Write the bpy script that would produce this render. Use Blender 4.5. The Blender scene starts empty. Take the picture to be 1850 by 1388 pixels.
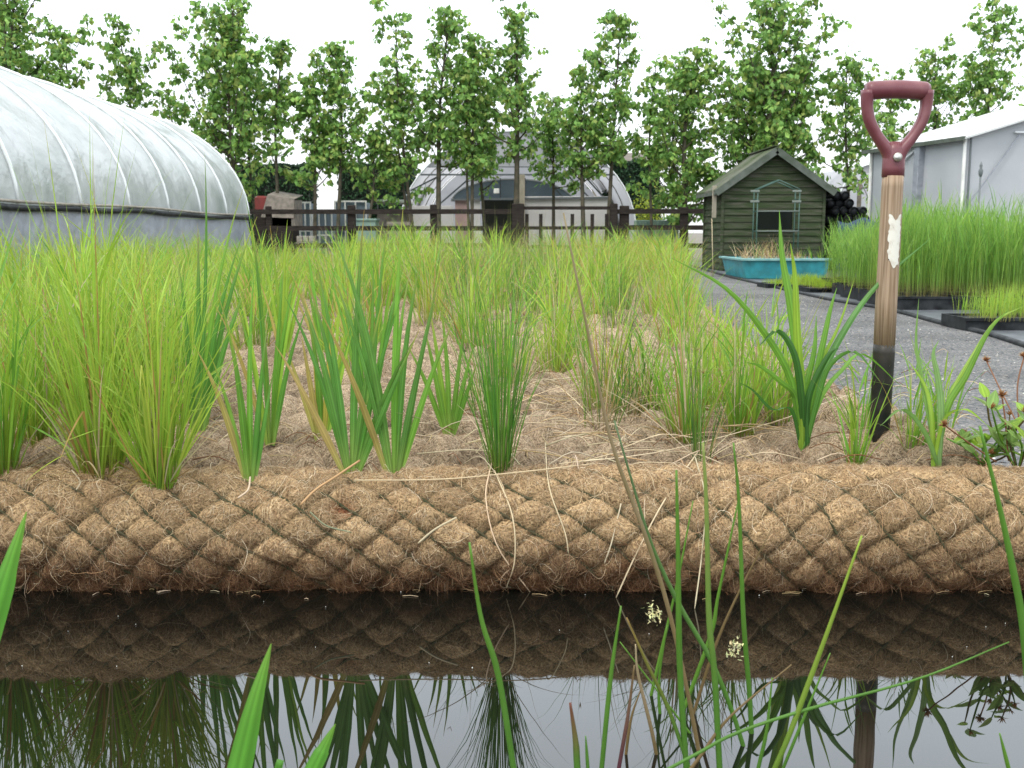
import bpy, math, random
import numpy as np
from mathutils import Vector, Matrix
PI = math.pi
random.seed(7); np.random.seed(7)
scene = bpy.context.scene
C = scene.collection

# ------------------------------------------------------------------ camera
F = 1900.0; CX, CY = 925.0, 694.0; HZ = 420.0; CH = 0.575
TH = math.atan((CY - HZ) / F)
cam_d = bpy.data.cameras.new('camera'); cam = bpy.data.objects.new('camera', cam_d); C.objects.link(cam)
cam_d.sensor_width = 36.0; cam_d.lens = F / 1850.0 * 36.0
cam_d.clip_start = 0.05; cam_d.clip_end = 2000
cam.location = (0, 0, CH); cam.rotation_euler = (PI / 2 - TH, 0, 0)
cam_d.dof.use_dof = True; cam_d.dof.focus_distance = 2.0; cam_d.dof.aperture_fstop = 20
scene.camera = cam
# ------------------------------------------------------------------ sky and sun
SUN_EL, SUN_AZ = math.radians(58), math.radians(215)
w = bpy.data.worlds.new('World'); scene.world = w; w.use_nodes = True
nt = w.node_tree; nt.nodes.clear()
def wn(t, **k):
    n = nt.nodes.new(t)
    for a, b in k.items(): setattr(n, a, b)
    return n
sky = wn('ShaderNodeTexSky'); sky.sky_type = 'NISHITA'; sky.sun_disc = False
sky.sun_elevation = SUN_EL; sky.sun_rotation = SUN_AZ; sky.air_density = 1.5; sky.dust_density = 4
bg1 = wn('ShaderNodeBackground'); bg1.inputs[1].default_value = 0.05
nt.links.new(sky.outputs[0], bg1.inputs[0])
tc = wn('ShaderNodeTexCoord'); sep = wn('ShaderNodeSeparateXYZ'); nt.links.new(tc.outputs['Generated'], sep.inputs[0])
rp = wn('ShaderNodeValToRGB'); nt.links.new(sep.outputs[2], rp.inputs[0])
rp.color_ramp.elements[0].position = 0.0; rp.color_ramp.elements[0].color = (0.42, 0.425, 0.43, 1)
rp.color_ramp.elements[1].position = 1.0; rp.color_ramp.elements[1].color = (1.0, .99, .97, 1)
e_ = rp.color_ramp.elements.new(.16); e_.color = (.60, .63, .68, 1)
e_ = rp.color_ramp.elements.new(.42); e_.color = (.92, 1.0, 1.06, 1)
e_ = rp.color_ramp.elements.new(.65); e_.color = (.93, .95, .98, 1)
cn = wn('ShaderNodeTexNoise'); cn.inputs['Scale'].default_value = 1.6; cn.inputs['Detail'].default_value = 3
nt.links.new(tc.outputs['Generated'], cn.inputs['Vector'])
mr = wn('ShaderNodeMapRange'); nt.links.new(cn.outputs[0], mr.inputs[0]); mr.inputs[3].default_value = 2.35; mr.inputs[4].default_value = 2.75
bg2 = wn('ShaderNodeBackground'); nt.links.new(rp.outputs[0], bg2.inputs[0]); nt.links.new(mr.outputs[0], bg2.inputs[1])
ad = wn('ShaderNodeAddShader'); nt.links.new(bg1.outputs[0], ad.inputs[0]); nt.links.new(bg2.outputs[0], ad.inputs[1])
wo = wn('ShaderNodeOutputWorld'); nt.links.new(ad.outputs[0], wo.inputs[0])
sd = bpy.data.lights.new('sun', 'SUN'); sd.energy = 1.5; sd.angle = math.radians(12); sd.color = (1, 0.95, 0.86)
so = bpy.data.objects.new('sun', sd); C.objects.link(so)
sv = Vector((math.sin(SUN_AZ) * math.cos(SUN_EL), math.cos(SUN_AZ) * math.cos(SUN_EL), math.sin(SUN_EL)))
so.rotation_euler = sv.to_track_quat('Z', 'Y').to_euler()
scene.view_settings.view_transform = 'Standard'; scene.view_settings.look = 'None'
scene.view_settings.exposure = 0.0; scene.view_settings.gamma = 1.0

# ------------------------------------------------------------------ measuring helpers
def ray(px, py):
    cx = (px - CX) / F; cy = (CY - py) / F
    return Vector((cx, math.cos(TH) + cy * math.sin(TH), -math.sin(TH) + cy * math.cos(TH)))
def at(px, py, Y):
    d = ray(px, py); t = Y / d.y
    return Vector((d.x * t, Y, CH + d.z * t))
def onz(px, py, z):
    d = ray(px, py); t = (z - CH) / d.z
    return Vector((d.x * t, d.y * t, z))
def xat(px, Y): return at(px, HZ, Y).x
G = -0.10            # yard level (water is z = 0)
M_Z = 0.185          # top of the planted coir mat

# ------------------------------------------------------------------ materials
def mat(name, base=(.5, .5, .5), rough=.7, spec=.3, var=None, scale=20, bump=0, bscale=60, attr=False, transl=0,
        metal=0, stretch=None, detail=6, rng=(.35, .65), coat=0, var2=None, scale2=3, bdist=.01, emit=None):
    m = bpy.data.materials.new(name); m.use_nodes = True; t = m.node_tree; N = t.nodes; L = t.links
    p = N['Principled BSDF']; out = N['Material Output']
    p.inputs['Roughness'].default_value = rough; p.inputs['Specular IOR Level'].default_value = spec
    p.inputs['Metallic'].default_value = metal; p.inputs['Coat Weight'].default_value = coat
    tcn = N.new('ShaderNodeTexCoord'); vec = tcn.outputs['Object']
    if stretch:
        mp = N.new('ShaderNodeMapping'); mp.inputs['Scale'].default_value = stretch; L.new(vec, mp.inputs[0]); vec = mp.outputs[0]
    if attr:
        a = N.new('ShaderNodeAttribute'); a.attribute_name = 'Col'; col = a.outputs['Color']
    else:
        r = N.new('ShaderNodeRGB'); r.outputs[0].default_value = (*base, 1); col = r.outputs[0]
    for v, s in ((var, scale), (var2, scale2)):
        if v is None: continue
        n = N.new('ShaderNodeTexNoise'); n.inputs['Scale'].default_value = s; n.inputs['Detail'].default_value = detail
        L.new(vec, n.inputs['Vector'])
        q = N.new('ShaderNodeMapRange'); q.inputs[1].default_value = rng[0]; q.inputs[2].default_value = rng[1]; L.new(n.outputs[0], q.inputs[0])
        mx = N.new('ShaderNodeMix'); mx.data_type = 'RGBA'; L.new(q.outputs[0], mx.inputs['Factor']); L.new(col, mx.inputs[6])
        if attr:
            mx.blend_type = 'MULTIPLY'
        mx.inputs[7].default_value = (*v, 1); col = mx.outputs[2]
    L.new(col, p.inputs['Base Color'])
    if bump:
        n = N.new('ShaderNodeTexNoise'); n.inputs['Scale'].default_value = bscale; n.inputs['Detail'].default_value = 5; L.new(vec, n.inputs['Vector'])
        b = N.new('ShaderNodeBump'); b.inputs['Strength'].default_value = bump; b.inputs['Distance'].default_value = bdist
        L.new(n.outputs[0], b.inputs['Height']); L.new(b.outputs[0], p.inputs['Normal'])
    if transl:
        tr = N.new('ShaderNodeBsdfTranslucent'); L.new(col, tr.inputs[0])
        ms = N.new('ShaderNodeMixShader'); ms.inputs[0].default_value = transl
        L.new(p.outputs[0], ms.inputs[1]); L.new(tr.outputs[0], ms.inputs[2]); L.new(ms.outputs[0], out.inputs[0])
    return m

M = {}
M['blade'] = mat('blade', attr=True, rough=.42, spec=.35, transl=.45, var=(.82, .84, .72), scale=14)
M['leaf'] = mat('leaf', attr=True, rough=.5, spec=.3, transl=.42)
M['hedge'] = mat('hedge_leaf', attr=True, rough=.6, spec=.2, transl=.1)
M['fibre'] = mat('fibre', attr=True, rough=.7, spec=.25, transl=.12)
M['straw'] = mat('straw', attr=True, rough=.6, spec=.3, transl=.1)
M['bark'] = mat('bark', (.10, .085, .06), .9, .1, var=(.05, .05, .035), scale=9, bump=.5, bscale=30)
M['net'] = mat('net', (.040, .045, .022), .85, .08, var=(.075, .065, .038), scale=40)
M['darkwood'] = mat('dark_wood', (.016, .013, .011), .85, .1, var=(.034, .028, .024), scale=6, stretch=(1, 1, 6), bump=.3)
M['greywood'] = mat('grey_wood', (.22, .19, .16), .85, .15, var=(.12, .11, .09), scale=8, bump=.3)
M['clad'] = mat('green_clad', (.036, .048, .022), .85, .15, var=(.082, .080, .062), scale=4, stretch=(1, 1, 9), var2=(.028, .045, .018), scale2=2.2, bump=.4, bscale=40)
M['felt'] = mat('roof_felt', (.080, .090, .068), .9, .1, var=(.14, .14, .115), scale=3.5, var2=(.05, .07, .03), scale2=1.6, bump=.3, bscale=90)
M['trim'] = mat('trim_board', (.10, .115, .10), .8, .2, var=(.06, .075, .055), scale=6)
M['palewood'] = mat('pale_wood', (.34, .31, .25), .8, .2, var=(.22, .2, .15), scale=8, stretch=(1, 1, .3))
M['dark'] = mat('dark_inside', (.012, .014, .010), .6, .3)
M['glassdark'] = mat('dark_glass', (.007, .010, .008), .25, .12)
M['teal'] = mat('teal_plastic', (.035, .30, .36), .45, .4, var=(.06, .36, .39), scale=2.5, var2=(.04, .21, .23), scale2=7, bump=.1)
M['tealrim'] = mat('teal_rim', (.18, .33, .31), .5, .4, var=(.11, .26, .26), scale=9)
M['soil'] = mat('soil', (.12, .085, .05), .95, .1, var=(.06, .045, .03), scale=40, bump=.6)
M['black'] = mat('black_plastic', (.008, .009, .010), .6, .15, var=(.03, .033, .035), scale=12)
M['greenmetal'] = mat('green_metal', (.03, .075, .058), .5, .4)
M['shelfwire'] = mat('shelf_wire', (.14, .165, .145), .5, .4)
M['white'] = mat('white_paint', (.72, .73, .70), .5, .3, var=(.55, .56, .52), scale=5)
M['maroon'] = mat('maroon_plastic', (.118, .032, .038), .38, .45, var=(.19, .075, .08), scale=35, var2=(.115, .025, .034), scale2=9, bump=.06, bscale=250, bdist=.001)
M['shaft'] = mat('ash_shaft', (.25, .165, .095), .6, .3, var=(.13, .085, .05), scale=110, stretch=(1, 1, .035), var2=(.31, .23, .155), scale2=260, bump=.25, bscale=120, bdist=.002)
M['socket'] = mat('black_socket', (.007, .009, .008), .45, .25, var=(.03, .026, .02), scale=30, bump=.2, bscale=80, bdist=.002)
M['sticker'] = mat('sticker', (.60, .59, .52), .55, .3, var=(.42, .38, .30), scale=55, rng=(.5, .75))
M['steel'] = mat('steel', (.5, .5, .47), .35, .5, metal=.7, var=(.3, .27, .22), scale=90)
M['hoop'] = mat('hoop_tube', (.62, .65, .66), .4, .4)
M['hoopdark'] = mat('hoop_dark', (.10, .115, .12), .5, .4)
M['concrete'] = mat('concrete', (.28, .26, .23), .9, .1, var=(.2, .19, .16), scale=14)
M['red'] = mat('red_paint', (.16, .025, .02), .5, .3, var=(.09, .02, .015), scale=5)
M['palegreen'] = mat('pale_green', (.17, .25, .21), .6, .3, var=(.12, .19, .16), scale=5)
M['pink'] = mat('pink_panel', (.36, .25, .24), .8, .2, var=(.28, .2, .19), scale=4)
M['brownroof'] = mat('brown_roof', (.15, .13, .11), .9, .2, var=(.10, .09, .08), scale=5)
M['bluecover'] = mat('blue_sheet', (.02, .05, .14), .5, .4, var=(.01, .02, .06), scale=5)

def film(name, base, dirt_reflect, glossr=.22, tr=.35, s1=.9, wr=.35, sc=2.2):
    m = mat(name, base, glossr, .5, var=dirt_reflect, scale=s1, transl=tr, bump=wr, bscale=sc, rng=(.42, .72), bdist=.08)
    return m
M['film'] = film('tunnel_film', (.50, .53, .525), (.25, .295, .265), tr=.30, s1=1.1, glossr=.16, wr=.6, sc=2.6)  # grey-green blotches paint reflections as well as dirt into the film colour
M['filmlow'] = film('tunnel_skirt', (.31, .33, .37), (.22, .245, .28), glossr=.45, tr=.2, wr=.6, sc=5)
M['filmfar'] = film('far_film', (.50, .505, .52), (.38, .39, .41), glossr=.4, tr=.5)
M['filmblue'] = film('inner_film', (.20, .26, .30), (.14, .19, .23), glossr=.5, tr=.3)
M['filmwhite'] = film('white_film', (.66, .65, .64), (.52, .50, .49), glossr=.6, tr=.3)
M['tent'] = film('marquee_wall', (.50, .52, .54), (.38, .41, .43), glossr=.5, tr=.25, s1=.5, wr=.2, sc=1.5)
M['tentroof'] = film('marquee_roof', (.62, .64, .63), (.44, .46, .44), glossr=.5, tr=.2, s1=3)

def water_mat():
    m = bpy.data.materials.new('water'); m.use_nodes = True; t = m.node_tree; p = t.nodes['Principled BSDF']
    p.inputs['Base Color'].default_value = (.004, .004, .003, 1); p.inputs['Roughness'].default_value = .012
    p.inputs['IOR'].default_value = 1.58; p.inputs['Specular IOR Level'].default_value = .62
    n = t.nodes.new('ShaderNodeTexNoise'); n.inputs['Scale'].default_value = 5; n.inputs['Detail'].default_value = 2
    tcn = t.nodes.new('ShaderNodeTexCoord'); t.links.new(tcn.outputs['Object'], n.inputs['Vector'])
    b = t.nodes.new('ShaderNodeBump'); b.inputs['Strength'].default_value = .07; b.inputs['Distance'].default_value = .006
    t.links.new(n.outputs[0], b.inputs['Height']); t.links.new(b.outputs[0], p.inputs['Normal'])
    return m
M['water'] = water_mat()

def coir_mat():
    m = bpy.data.materials.new('coir'); m.use_nodes = True; t = m.node_tree; N = t.nodes; L = t.links
    p = N['Principled BSDF']; p.inputs['Roughness'].default_value = .85; p.inputs['Specular IOR Level'].default_value = .15
    tcn = N.new('ShaderNodeTexCoord')
    a = N.new('ShaderNodeAttribute'); a.attribute_name = 'Col'
    warp = N.new('ShaderNodeTexNoise'); warp.inputs['Scale'].default_value = 25; L.new(tcn.outputs['Object'], warp.inputs['Vector'])
    va = N.new('ShaderNodeVectorMath'); va.operation = 'MULTIPLY_ADD'; L.new(warp.outputs['Color'], va.inputs[0]); va.inputs[1].default_value = (.06, .06, .06); L.new(tcn.outputs['Object'], va.inputs[2])
    n = N.new('ShaderNodeTexNoise'); n.inputs['Scale'].default_value = 260; n.inputs['Detail'].default_value = 5; L.new(va.outputs[0], n.inputs['Vector'])
    q = N.new('ShaderNodeValToRGB'); L.new(n.outputs[0], q.inputs[0])
    e = q.color_ramp.elements; e[0].position = .36; e[0].color = (.28, .24, .2, 1); e[1].position = .62; e[1].color = (1.15, 1.1, 1.05, 1)
    mx = N.new('ShaderNodeMix'); mx.data_type = 'RGBA'; mx.blend_type = 'MULTIPLY'; mx.inputs[0].default_value = 1
    L.new(a.outputs[0], mx.inputs[6]); L.new(q.outputs[0], mx.inputs[7]); L.new(mx.outputs[2], p.inputs['Base Color'])
    b = N.new('ShaderNodeBump'); b.inputs['Strength'].default_value = .7; b.inputs['Distance'].default_value = .003
    L.new(n.outputs[0], b.inputs['Height']); L.new(b.outputs[0], p.inputs['Normal'])
    return m
M['coir'] = coir_mat()

def gravel_mat(name, cols, vs=120, bump=.6):
    m = bpy.data.materials.new(name); m.use_nodes = True; t = m.node_tree; N = t.nodes; L = t.links
    p = N['Principled BSDF']; p.inputs['Roughness'].default_value = .85; p.inputs['Specular IOR Level'].default_value = .2
    tcn = N.new('ShaderNodeTexCoord')
    v = N.new('ShaderNodeTexVoronoi'); v.inputs['Scale'].default_value = vs; L.new(tcn.outputs['Object'], v.inputs['Vector'])
    sp = N.new('ShaderNodeSeparateColor'); L.new(v.outputs['Color'], sp.inputs[0])
    r = N.new('ShaderNodeValToRGB'); L.new(sp.outputs[0], r.inputs[0]); r.color_ramp.elements[0].color = (*cols[0], 1); r.color_ramp.elements[1].color = (*cols[-1], 1)
    for i, c in enumerate(cols[1:-1]):
        k = r.color_ramp.elements.new((i + 1) / (len(cols) - 1)); k.color = (*c, 1)
    n = N.new('ShaderNodeTexNoise'); n.inputs['Scale'].default_value = 1.7; n.inputs['Detail'].default_value = 8; L.new(tcn.outputs['Object'], n.inputs['Vector'])
    q = N.new('ShaderNodeMapRange'); q.inputs[1].default_value = .3; q.inputs[2].default_value = .7; q.inputs[3].default_value = .7; q.inputs[4].default_value = 1.25; L.new(n.outputs[0], q.inputs[0])
    mx = N.new('ShaderNodeVectorMath'); mx.operation = 'SCALE'; L.new(r.outputs[0], mx.inputs[0]); L.new(q.outputs[0], mx.inputs['Scale'])
    L.new(mx.outputs[0], p.inputs['Base Color'])
    b = N.new('ShaderNodeBump'); b.inputs['Strength'].default_value = bump; b.inputs['Distance'].default_value = .008; b.invert = True
    L.new(v.outputs['Distance'], b.inputs['Height']); L.new(b.outputs[0], p.inputs['Normal'])
    return m
M['gravel'] = gravel_mat('gravel', [(.045, .05, .052), (.09, .094, .098), (.14, .137, .13), (.07, .073, .075), (.22, .21, .20)], 95)
M['yard'] = gravel_mat('yard', [(.10, .095, .08), (.16, .145, .12), (.12, .11, .09), (.19, .175, .15)], 50)
M['cloth'] = mat('ground_cloth', (.055, .062, .070), .6, .25, var=(.09, .10, .11), scale=6, bump=.3, bscale=9, bdist=.03)

# ------------------------------------------------------------------ mesh helpers
def link(o, parent=None):
    C.objects.link(o)
    if parent is not None: o.parent = parent
    return o
def tag(o, label=None, cat=None, group=None, kind=None):
    if label: o['label'] = label
    if cat: o['category'] = cat
    if group: o['group'] = group
    if kind: o['kind'] = kind
    return o
def thing(name, label, cat, loc=(0, 0, 0), rz=0, group=None):
    o = bpy.data.objects.new(name, None); o.empty_display_size = .1; link(o)
    o.location = loc; o.rotation_euler = (0, 0, rz)
    return tag(o, label, cat, group)
def np_mesh(name, V, Fq, cols=None, smooth=True):
    me = bpy.data.meshes.new(name)
    V = np.asarray(V, dtype=np.float32).reshape(-1, 3); Fq = np.asarray(Fq, dtype=np.int32)
    k = Fq.shape[1]
    me.vertices.add(len(V)); me.vertices.foreach_set('co', V.ravel())
    me.loops.add(Fq.size); me.loops.foreach_set('vertex_index', Fq.ravel())
    me.polygons.add(len(Fq)); me.polygons.foreach_set('loop_start', np.arange(0, Fq.size, k, dtype=np.int32))
    me.polygons.foreach_set('loop_total', np.full(len(Fq), k, dtype=np.int32))
    me.polygons.foreach_set('use_smooth', np.full(len(Fq), smooth))
    me.update(calc_edges=True)
    if cols is not None:
        a = me.color_attributes.new('Col', 'FLOAT_COLOR', 'POINT')
        c = np.ones((len(V), 4), dtype=np.float32); c[:, :3] = np.asarray(cols).reshape(-1, 3); a.data.foreach_set('color', c.ravel())
    return me
def np_obj(name, V, Fq, m, cols=None, parent=None, smooth=True):
    me = np_mesh(name, V, Fq, cols, smooth); me.materials.append(m)
    return link(bpy.data.objects.new(name, me), parent)

class MB:
    def __init__(s): s.v = []; s.f = []; s.c = []
    def add(s, vs, fs, col=None):
        n = len(s.v); s.v += [tuple(v) for v in vs]; s.f += [tuple(i + n for i in f) for f in fs]
        if col is None: s.c += [(.5, .5, .5)] * len(vs)
        elif isinstance(col, list): s.c += col
        else: s.c += [col] * len(vs)
        return s
    def box(s, c, d, rz=0, rx=0, ry=0, bev=.0, taper=1.0):
        hx, hy, hz = d[0] / 2, d[1] / 2, d[2] / 2
        R = Matrix.Rotation(rz, 3, 'Z') @ Matrix.Rotation(ry, 3, 'Y') @ Matrix.Rotation(rx, 3, 'X')
        b = min(bev, hx * .9, hy * .9, hz * .9)
        c = Vector(c)
        if b <= 0:
            vs = [c + R @ Vector((sx * hx * (taper if sz > 0 else 1), sy * hy * (taper if sz > 0 else 1), sz * hz)) for sx in (-1, 1) for sy in (-1, 1) for sz in (-1, 1)]
            return s.add(vs, [(0, 1, 3, 2), (4, 6, 7, 5), (0, 4, 5, 1), (2, 3, 7, 6), (0, 2, 6, 4), (1, 5, 7, 3)])
        vs = []; rings = [(-hz, b), (-hz + b, 0), (hz - b, 0), (hz, b)]
        for z, i in rings:
            ax, ay = hx - i, hy - i
            for (x, y) in ((ax, -ay + b), (ax, ay - b), (ax - b, ay), (-ax + b, ay), (-ax, ay - b), (-ax, -ay + b), (-ax + b, -ay), (ax - b, -ay)):
                vs.append(c + R @ Vector((x, y, z)))
        fs = []
        for r in range(3):
            for i in range(8):
                j = (i + 1) % 8; fs.append((r * 8 + i, r * 8 + j, (r + 1) * 8 + j, (r + 1) * 8 + i))
        fs.append(tuple(reversed(range(8)))); fs.append(tuple(range(24, 32)))
        return s.add(vs, fs)
    def bar(s, a, b, wd, ht, up=(0, 0, 1)):
        a, b = Vector(a), Vector(b); d = (b - a).normalized(); u = Vector(up); x = d.cross(u)
        if x.length < 1e-4: x = d.cross(Vector((1, 0, 0)))
        x.normalize(); u = x.cross(d)
        vs = [p + x * sx * wd / 2 + u * su * ht / 2 for p in (a, b) for sx, su in ((-1, -1), (1, -1), (1, 1), (-1, 1))]
        return s.add(vs, [(3, 2, 1, 0), (4, 5, 6, 7), (0, 1, 5, 4), (1, 2, 6, 5), (2, 3, 7, 6), (3, 0, 4, 7)])
    def tube(s, pts, rad, n=8, col=None, cap=True, flat=1.0):
        pts = [Vector(p) for p in pts]; k = len(pts)
        if not isinstance(rad, (list, tuple)): rad = [rad] * k
        vs = []; prev = None; cols = []
        for i, p in enumerate(pts):
            d = (pts[min(i + 1, k - 1)] - pts[max(i - 1, 0)]).normalized()
            if prev is None:
                x = d.cross(Vector((0, 1, 0)))
                if x.length < .1: x = d.cross(Vector((1, 0, 0)))
            else: x = prev - d * prev.dot(d)
            x.normalize(); y = d.cross(x); prev = x
            for j in range(n):
                a = 2 * PI * j / n; vs.append(p + (x * math.cos(a) + y * math.sin(a) * flat) * rad[i])
                if isinstance(col, list): cols.append(col[i])
        fs = [(i * n + j, i * n + (j + 1) % n, (i + 1) * n + (j + 1) % n, (i + 1) * n + j) for i in range(k - 1) for j in range(n)]
        if cap: fs += [tuple(reversed(range(n))), tuple(range((k - 1) * n, k * n))]
        return s.add(vs, fs, cols if isinstance(col, list) else col)
    def ribbon(s, pts, wid, wdir, cols, fold=.25):
        # leaf blade: three vertices across with a shallow keel, tapering to a point
        k = len(pts); vs = []; cl = []; broad = max(wid) > .0095
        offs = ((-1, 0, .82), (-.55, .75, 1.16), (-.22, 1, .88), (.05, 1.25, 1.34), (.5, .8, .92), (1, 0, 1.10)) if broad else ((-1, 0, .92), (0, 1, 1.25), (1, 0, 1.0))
        m_ = len(offs)
        for i, p in enumerate(pts):
            d = (pts[min(i + 1, k - 1)] - pts[max(i - 1, 0)]).normalized()
            wv = wdir(i) if callable(wdir) else wdir
            x = wv - d * wv.dot(d); x = x.normalized() if x.length > 1e-5 else Vector((1, 0, 0)); nn = x.cross(d)
            h = wid[i] / 2; c = cols[i]
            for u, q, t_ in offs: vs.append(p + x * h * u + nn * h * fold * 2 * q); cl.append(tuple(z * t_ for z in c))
        fs = []
        for i in range(k - 1):
            for j in range(m_ - 1): a = i * m_ + j; fs.append((a, a + 1, a + m_ + 1, a + m_))
        return s.add(vs, fs, cl)
    def mesh(s, name, m, smooth=False, col=False):
        me = bpy.data.meshes.new(name); me.from_pydata(s.v, [], s.f); me.materials.append(m)
        if smooth: me.polygons.foreach_set('use_smooth', [True] * len(me.polygons))
        if col:
            a = me.color_attributes.new('Col', 'FLOAT_COLOR', 'POINT')
            c = np.ones((len(s.v), 4), dtype=np.float32); c[:, :3] = np.array(s.c); a.data.foreach_set('color', c.ravel())
        me.update(); return me
    def build(s, name, m, parent=None, smooth=False, col=False):
        return link(bpy.data.objects.new(name, s.mesh(name, m, smooth, col)), parent)

def smooth_path(pts, n=14):
    pts = [Vector(p) for p in pts]; P_ = [pts[0] * 2 - pts[1]] + pts + [pts[-1] * 2 - pts[-2]]; out = []
    segs = len(pts) - 1
    for i in range(n + 1):
        u = i / n * segs; k = min(int(u), segs - 1); t = u - k
        a, b, c, d = P_[k], P_[k + 1], P_[k + 2], P_[k + 3]
        out.append(.5 * ((2 * b) + (c - a) * t + (2 * a - 5 * b + 4 * c - d) * t * t + (3 * b - a - 3 * c + d) * t ** 3))
    return out
def lerpc(a, b, t): return tuple(x + (y - x) * t for x, y in zip(a, b))
def jit(c, k=.12):
    f = 1 + random.uniform(-k, k); return tuple(max(0, x * f * (1 + random.uniform(-k / 2, k / 2))) for x in c)

def blade(B, base, az, lean, length, width, bend, cols, plane=None, seg=8, fold=.2, kink=0):
    """cols = (foot colour, body colour, tip colour)"""
    base = Vector(base); h = Vector((math.cos(az), math.sin(az), 0)); p = base.copy(); pts = [p.copy()]; st = length / seg
    for i in range(seg):
        t = (i + .5) / seg; a = lean + bend * t * t
        if kink and t > kink: a += 1.3
        d = h * math.sin(a) + Vector((0, 0, math.cos(a))); p = p + d * st; pts.append(p.copy())
    if plane is None:
        tw = random.uniform(-1.2, 1.2); side = Vector((-math.sin(az + tw), math.cos(az + tw), 0))
    else: side = plane
    wd = []; cl = []
    for i in range(seg + 1):
        t = i / seg
        wd.append(width * (min(1, .45 + t * 1.8)) * max(.03, (1 - t ** 1.7)))
        c = lerpc(cols[0], cols[1], min(1, t / .22)) if t < .22 else lerpc(cols[1], cols[2], max(0, (t - .7) / .3) ** 1.5)
        cl.append(c)
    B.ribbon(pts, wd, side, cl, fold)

# plant tissue colours
YG = (.245, .385, .045); YG2 = (.32, .43, .060); MG = (.135, .29, .038); BG = (.095, .235, .042); DG = (.050, .145, .028)
TAN = (.36, .26, .13); STR = (.46, .38, .25); RED = (.15, .065, .025); YEL = (.36, .33, .06); OR = (.34, .22, .07); PALE = (.30, .42, .16)

def reed_clump(n=70, h=.42, w=.006, spread=.5, r=.035, body=(YG, YG2, MG), foot=RED, dead=.08, thin=False, tall=0):
    B = MB()
    for i in range(n):
        a = random.uniform(0, 2 * PI); rr = r * math.sqrt(random.random())
        b = (rr * math.cos(a), rr * math.sin(a), -.015)
        aa = a + random.uniform(-.7, .7); ln = abs(random.gauss(0, spread * .55)) + .03
        L_ = h * random.uniform(.32, 1.08) * (1 - .2 * min(1, ln))
        if i < tall: L_ = h * random.uniform(1.15, 1.4); ln = random.uniform(.02, .12)
        c = jit(random.choice(body), .15)
        if random.random() < dead:
            c = jit(random.choice((TAN, STR, OR)), .15); cs = (c, c, c)
        else:
            tip = c if random.random() < .6 else jit(YEL); cs = (lerpc(jit(foot), c, random.uniform(.1, .8)), c, tip)
        blade(B, b, aa, ln, L_, w * random.uniform(.6, 1.2), random.choice((.15, .3, .5, .8, 1.3)) * random.uniform(.3, 1), cs, seg=7,
              kink=random.uniform(.4, .8) if random.random() < .07 else 0)
    for i in range(int(n * .16)):       # dead thatch round the foot
        c = jit(random.choice((TAN, STR, OR, (.22, .14, .06))), .2); a = random.uniform(0, 2 * PI)
        blade(B, (r * math.cos(a), r * math.sin(a), -.005), a, random.uniform(.5, 1.45), h * random.uniform(.15, .5), w * .7, random.uniform(.2, 1), (c, c, c), seg=5)
    # side leaves leaving the stems at an angle
    for i in range(int(n * .25)):
        a = random.uniform(0, 2 * PI); z = random.uniform(.15, .7) * h
        b = (r * .5 * math.cos(a), r * .5 * math.sin(a), z)
        c = jit(random.choice(body), .15)
        blade(B, b, a, random.uniform(.25, .8), h * random.uniform(.2, .45), w * random.uniform(.8, 1.3), random.uniform(.1, .7), (c, c, c), seg=5)
    return B
def iris_clump(n=9, h=.36, w=.014, spread=.32, body=(MG, BG), ori=0, foot=(.30, .40, .10), dead=1):
    B = MB(); ca, sa = math.cos(ori), math.sin(ori); pl = Vector((ca, sa, 0))
    for i in range(n):
        u = (i / (n - 1) - .5) * 2 if n > 1 else 0
        u += random.uniform(-.18, .18)
        ln = abs(u) * spread; az = ori if u > 0 else ori + PI
        az += random.uniform(-.25, .25)
        b = Vector((ca, sa, 0)) * u * w * .55 + Vector((-sa, ca, 0)) * random.uniform(-.006, .006) + Vector((0, 0, -.012))
        c = jit(random.choice(body), .14); tip = lerpc(c, jit(random.choice((YEL, TAN, OR))), random.choice((0, .3, .7, 1)))
        if i < dead and random.random() < .7: c = jit(lerpc(YEL, TAN, .5)); tip = c
        blade(B, b, az, ln, h * random.uniform(.72, 1.0) * (1 - .3 * abs(u)), w * random.uniform(.75, 1.1), random.uniform(.02, .3), (lerpc(foot, c, .3), c, tip), plane=pl + Vector((-sa, ca, 0)) * random.uniform(-.35, .35), seg=9, fold=.16)
    return B
def rush_clump(n=70, h=.42, spread=.3, r=.03, body=(DG, MG, (.10, .17, .035)), dead=.22):
    B = MB()
    for i in range(n):
        a = random.uniform(0, 2 * PI); rr = r * math.sqrt(random.random()); b = (rr * math.cos(a), rr * math.sin(a), -.015)
        dd = random.random() < dead; c = jit(random.choice((TAN, STR)), .2) if dd else jit(random.choice(body), .2)
        foot = lerpc(RED, c, random.uniform(.2, .9))
        L_ = h * random.uniform(.5, 1.05); ln = abs(random.gauss(0, spread * .5)) + (.25 if dd and random.random() < .5 else 0)
        blade(B, b, a + random.uniform(-.6, .6), ln, L_, random.uniform(.0016, .0028), random.choice((0, .1, .3, .9)), (foot, c, c if dd else lerpc(c, TAN, .5)), seg=6, fold=.5)
        if not dd and random.random() < .14:       # small brown flower tuft near the tip
            az = a; q = Vector(b) + Vector((math.cos(az) * math.sin(ln), math.sin(az) * math.sin(ln), math.cos(ln))) * L_ * .8
            for k in range(5):
                blade(B, q, random.uniform(0, 6.3), random.uniform(.2, 1.3), .012, .002, 0, (RED, TAN, TAN), seg=2)
    return B

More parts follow.
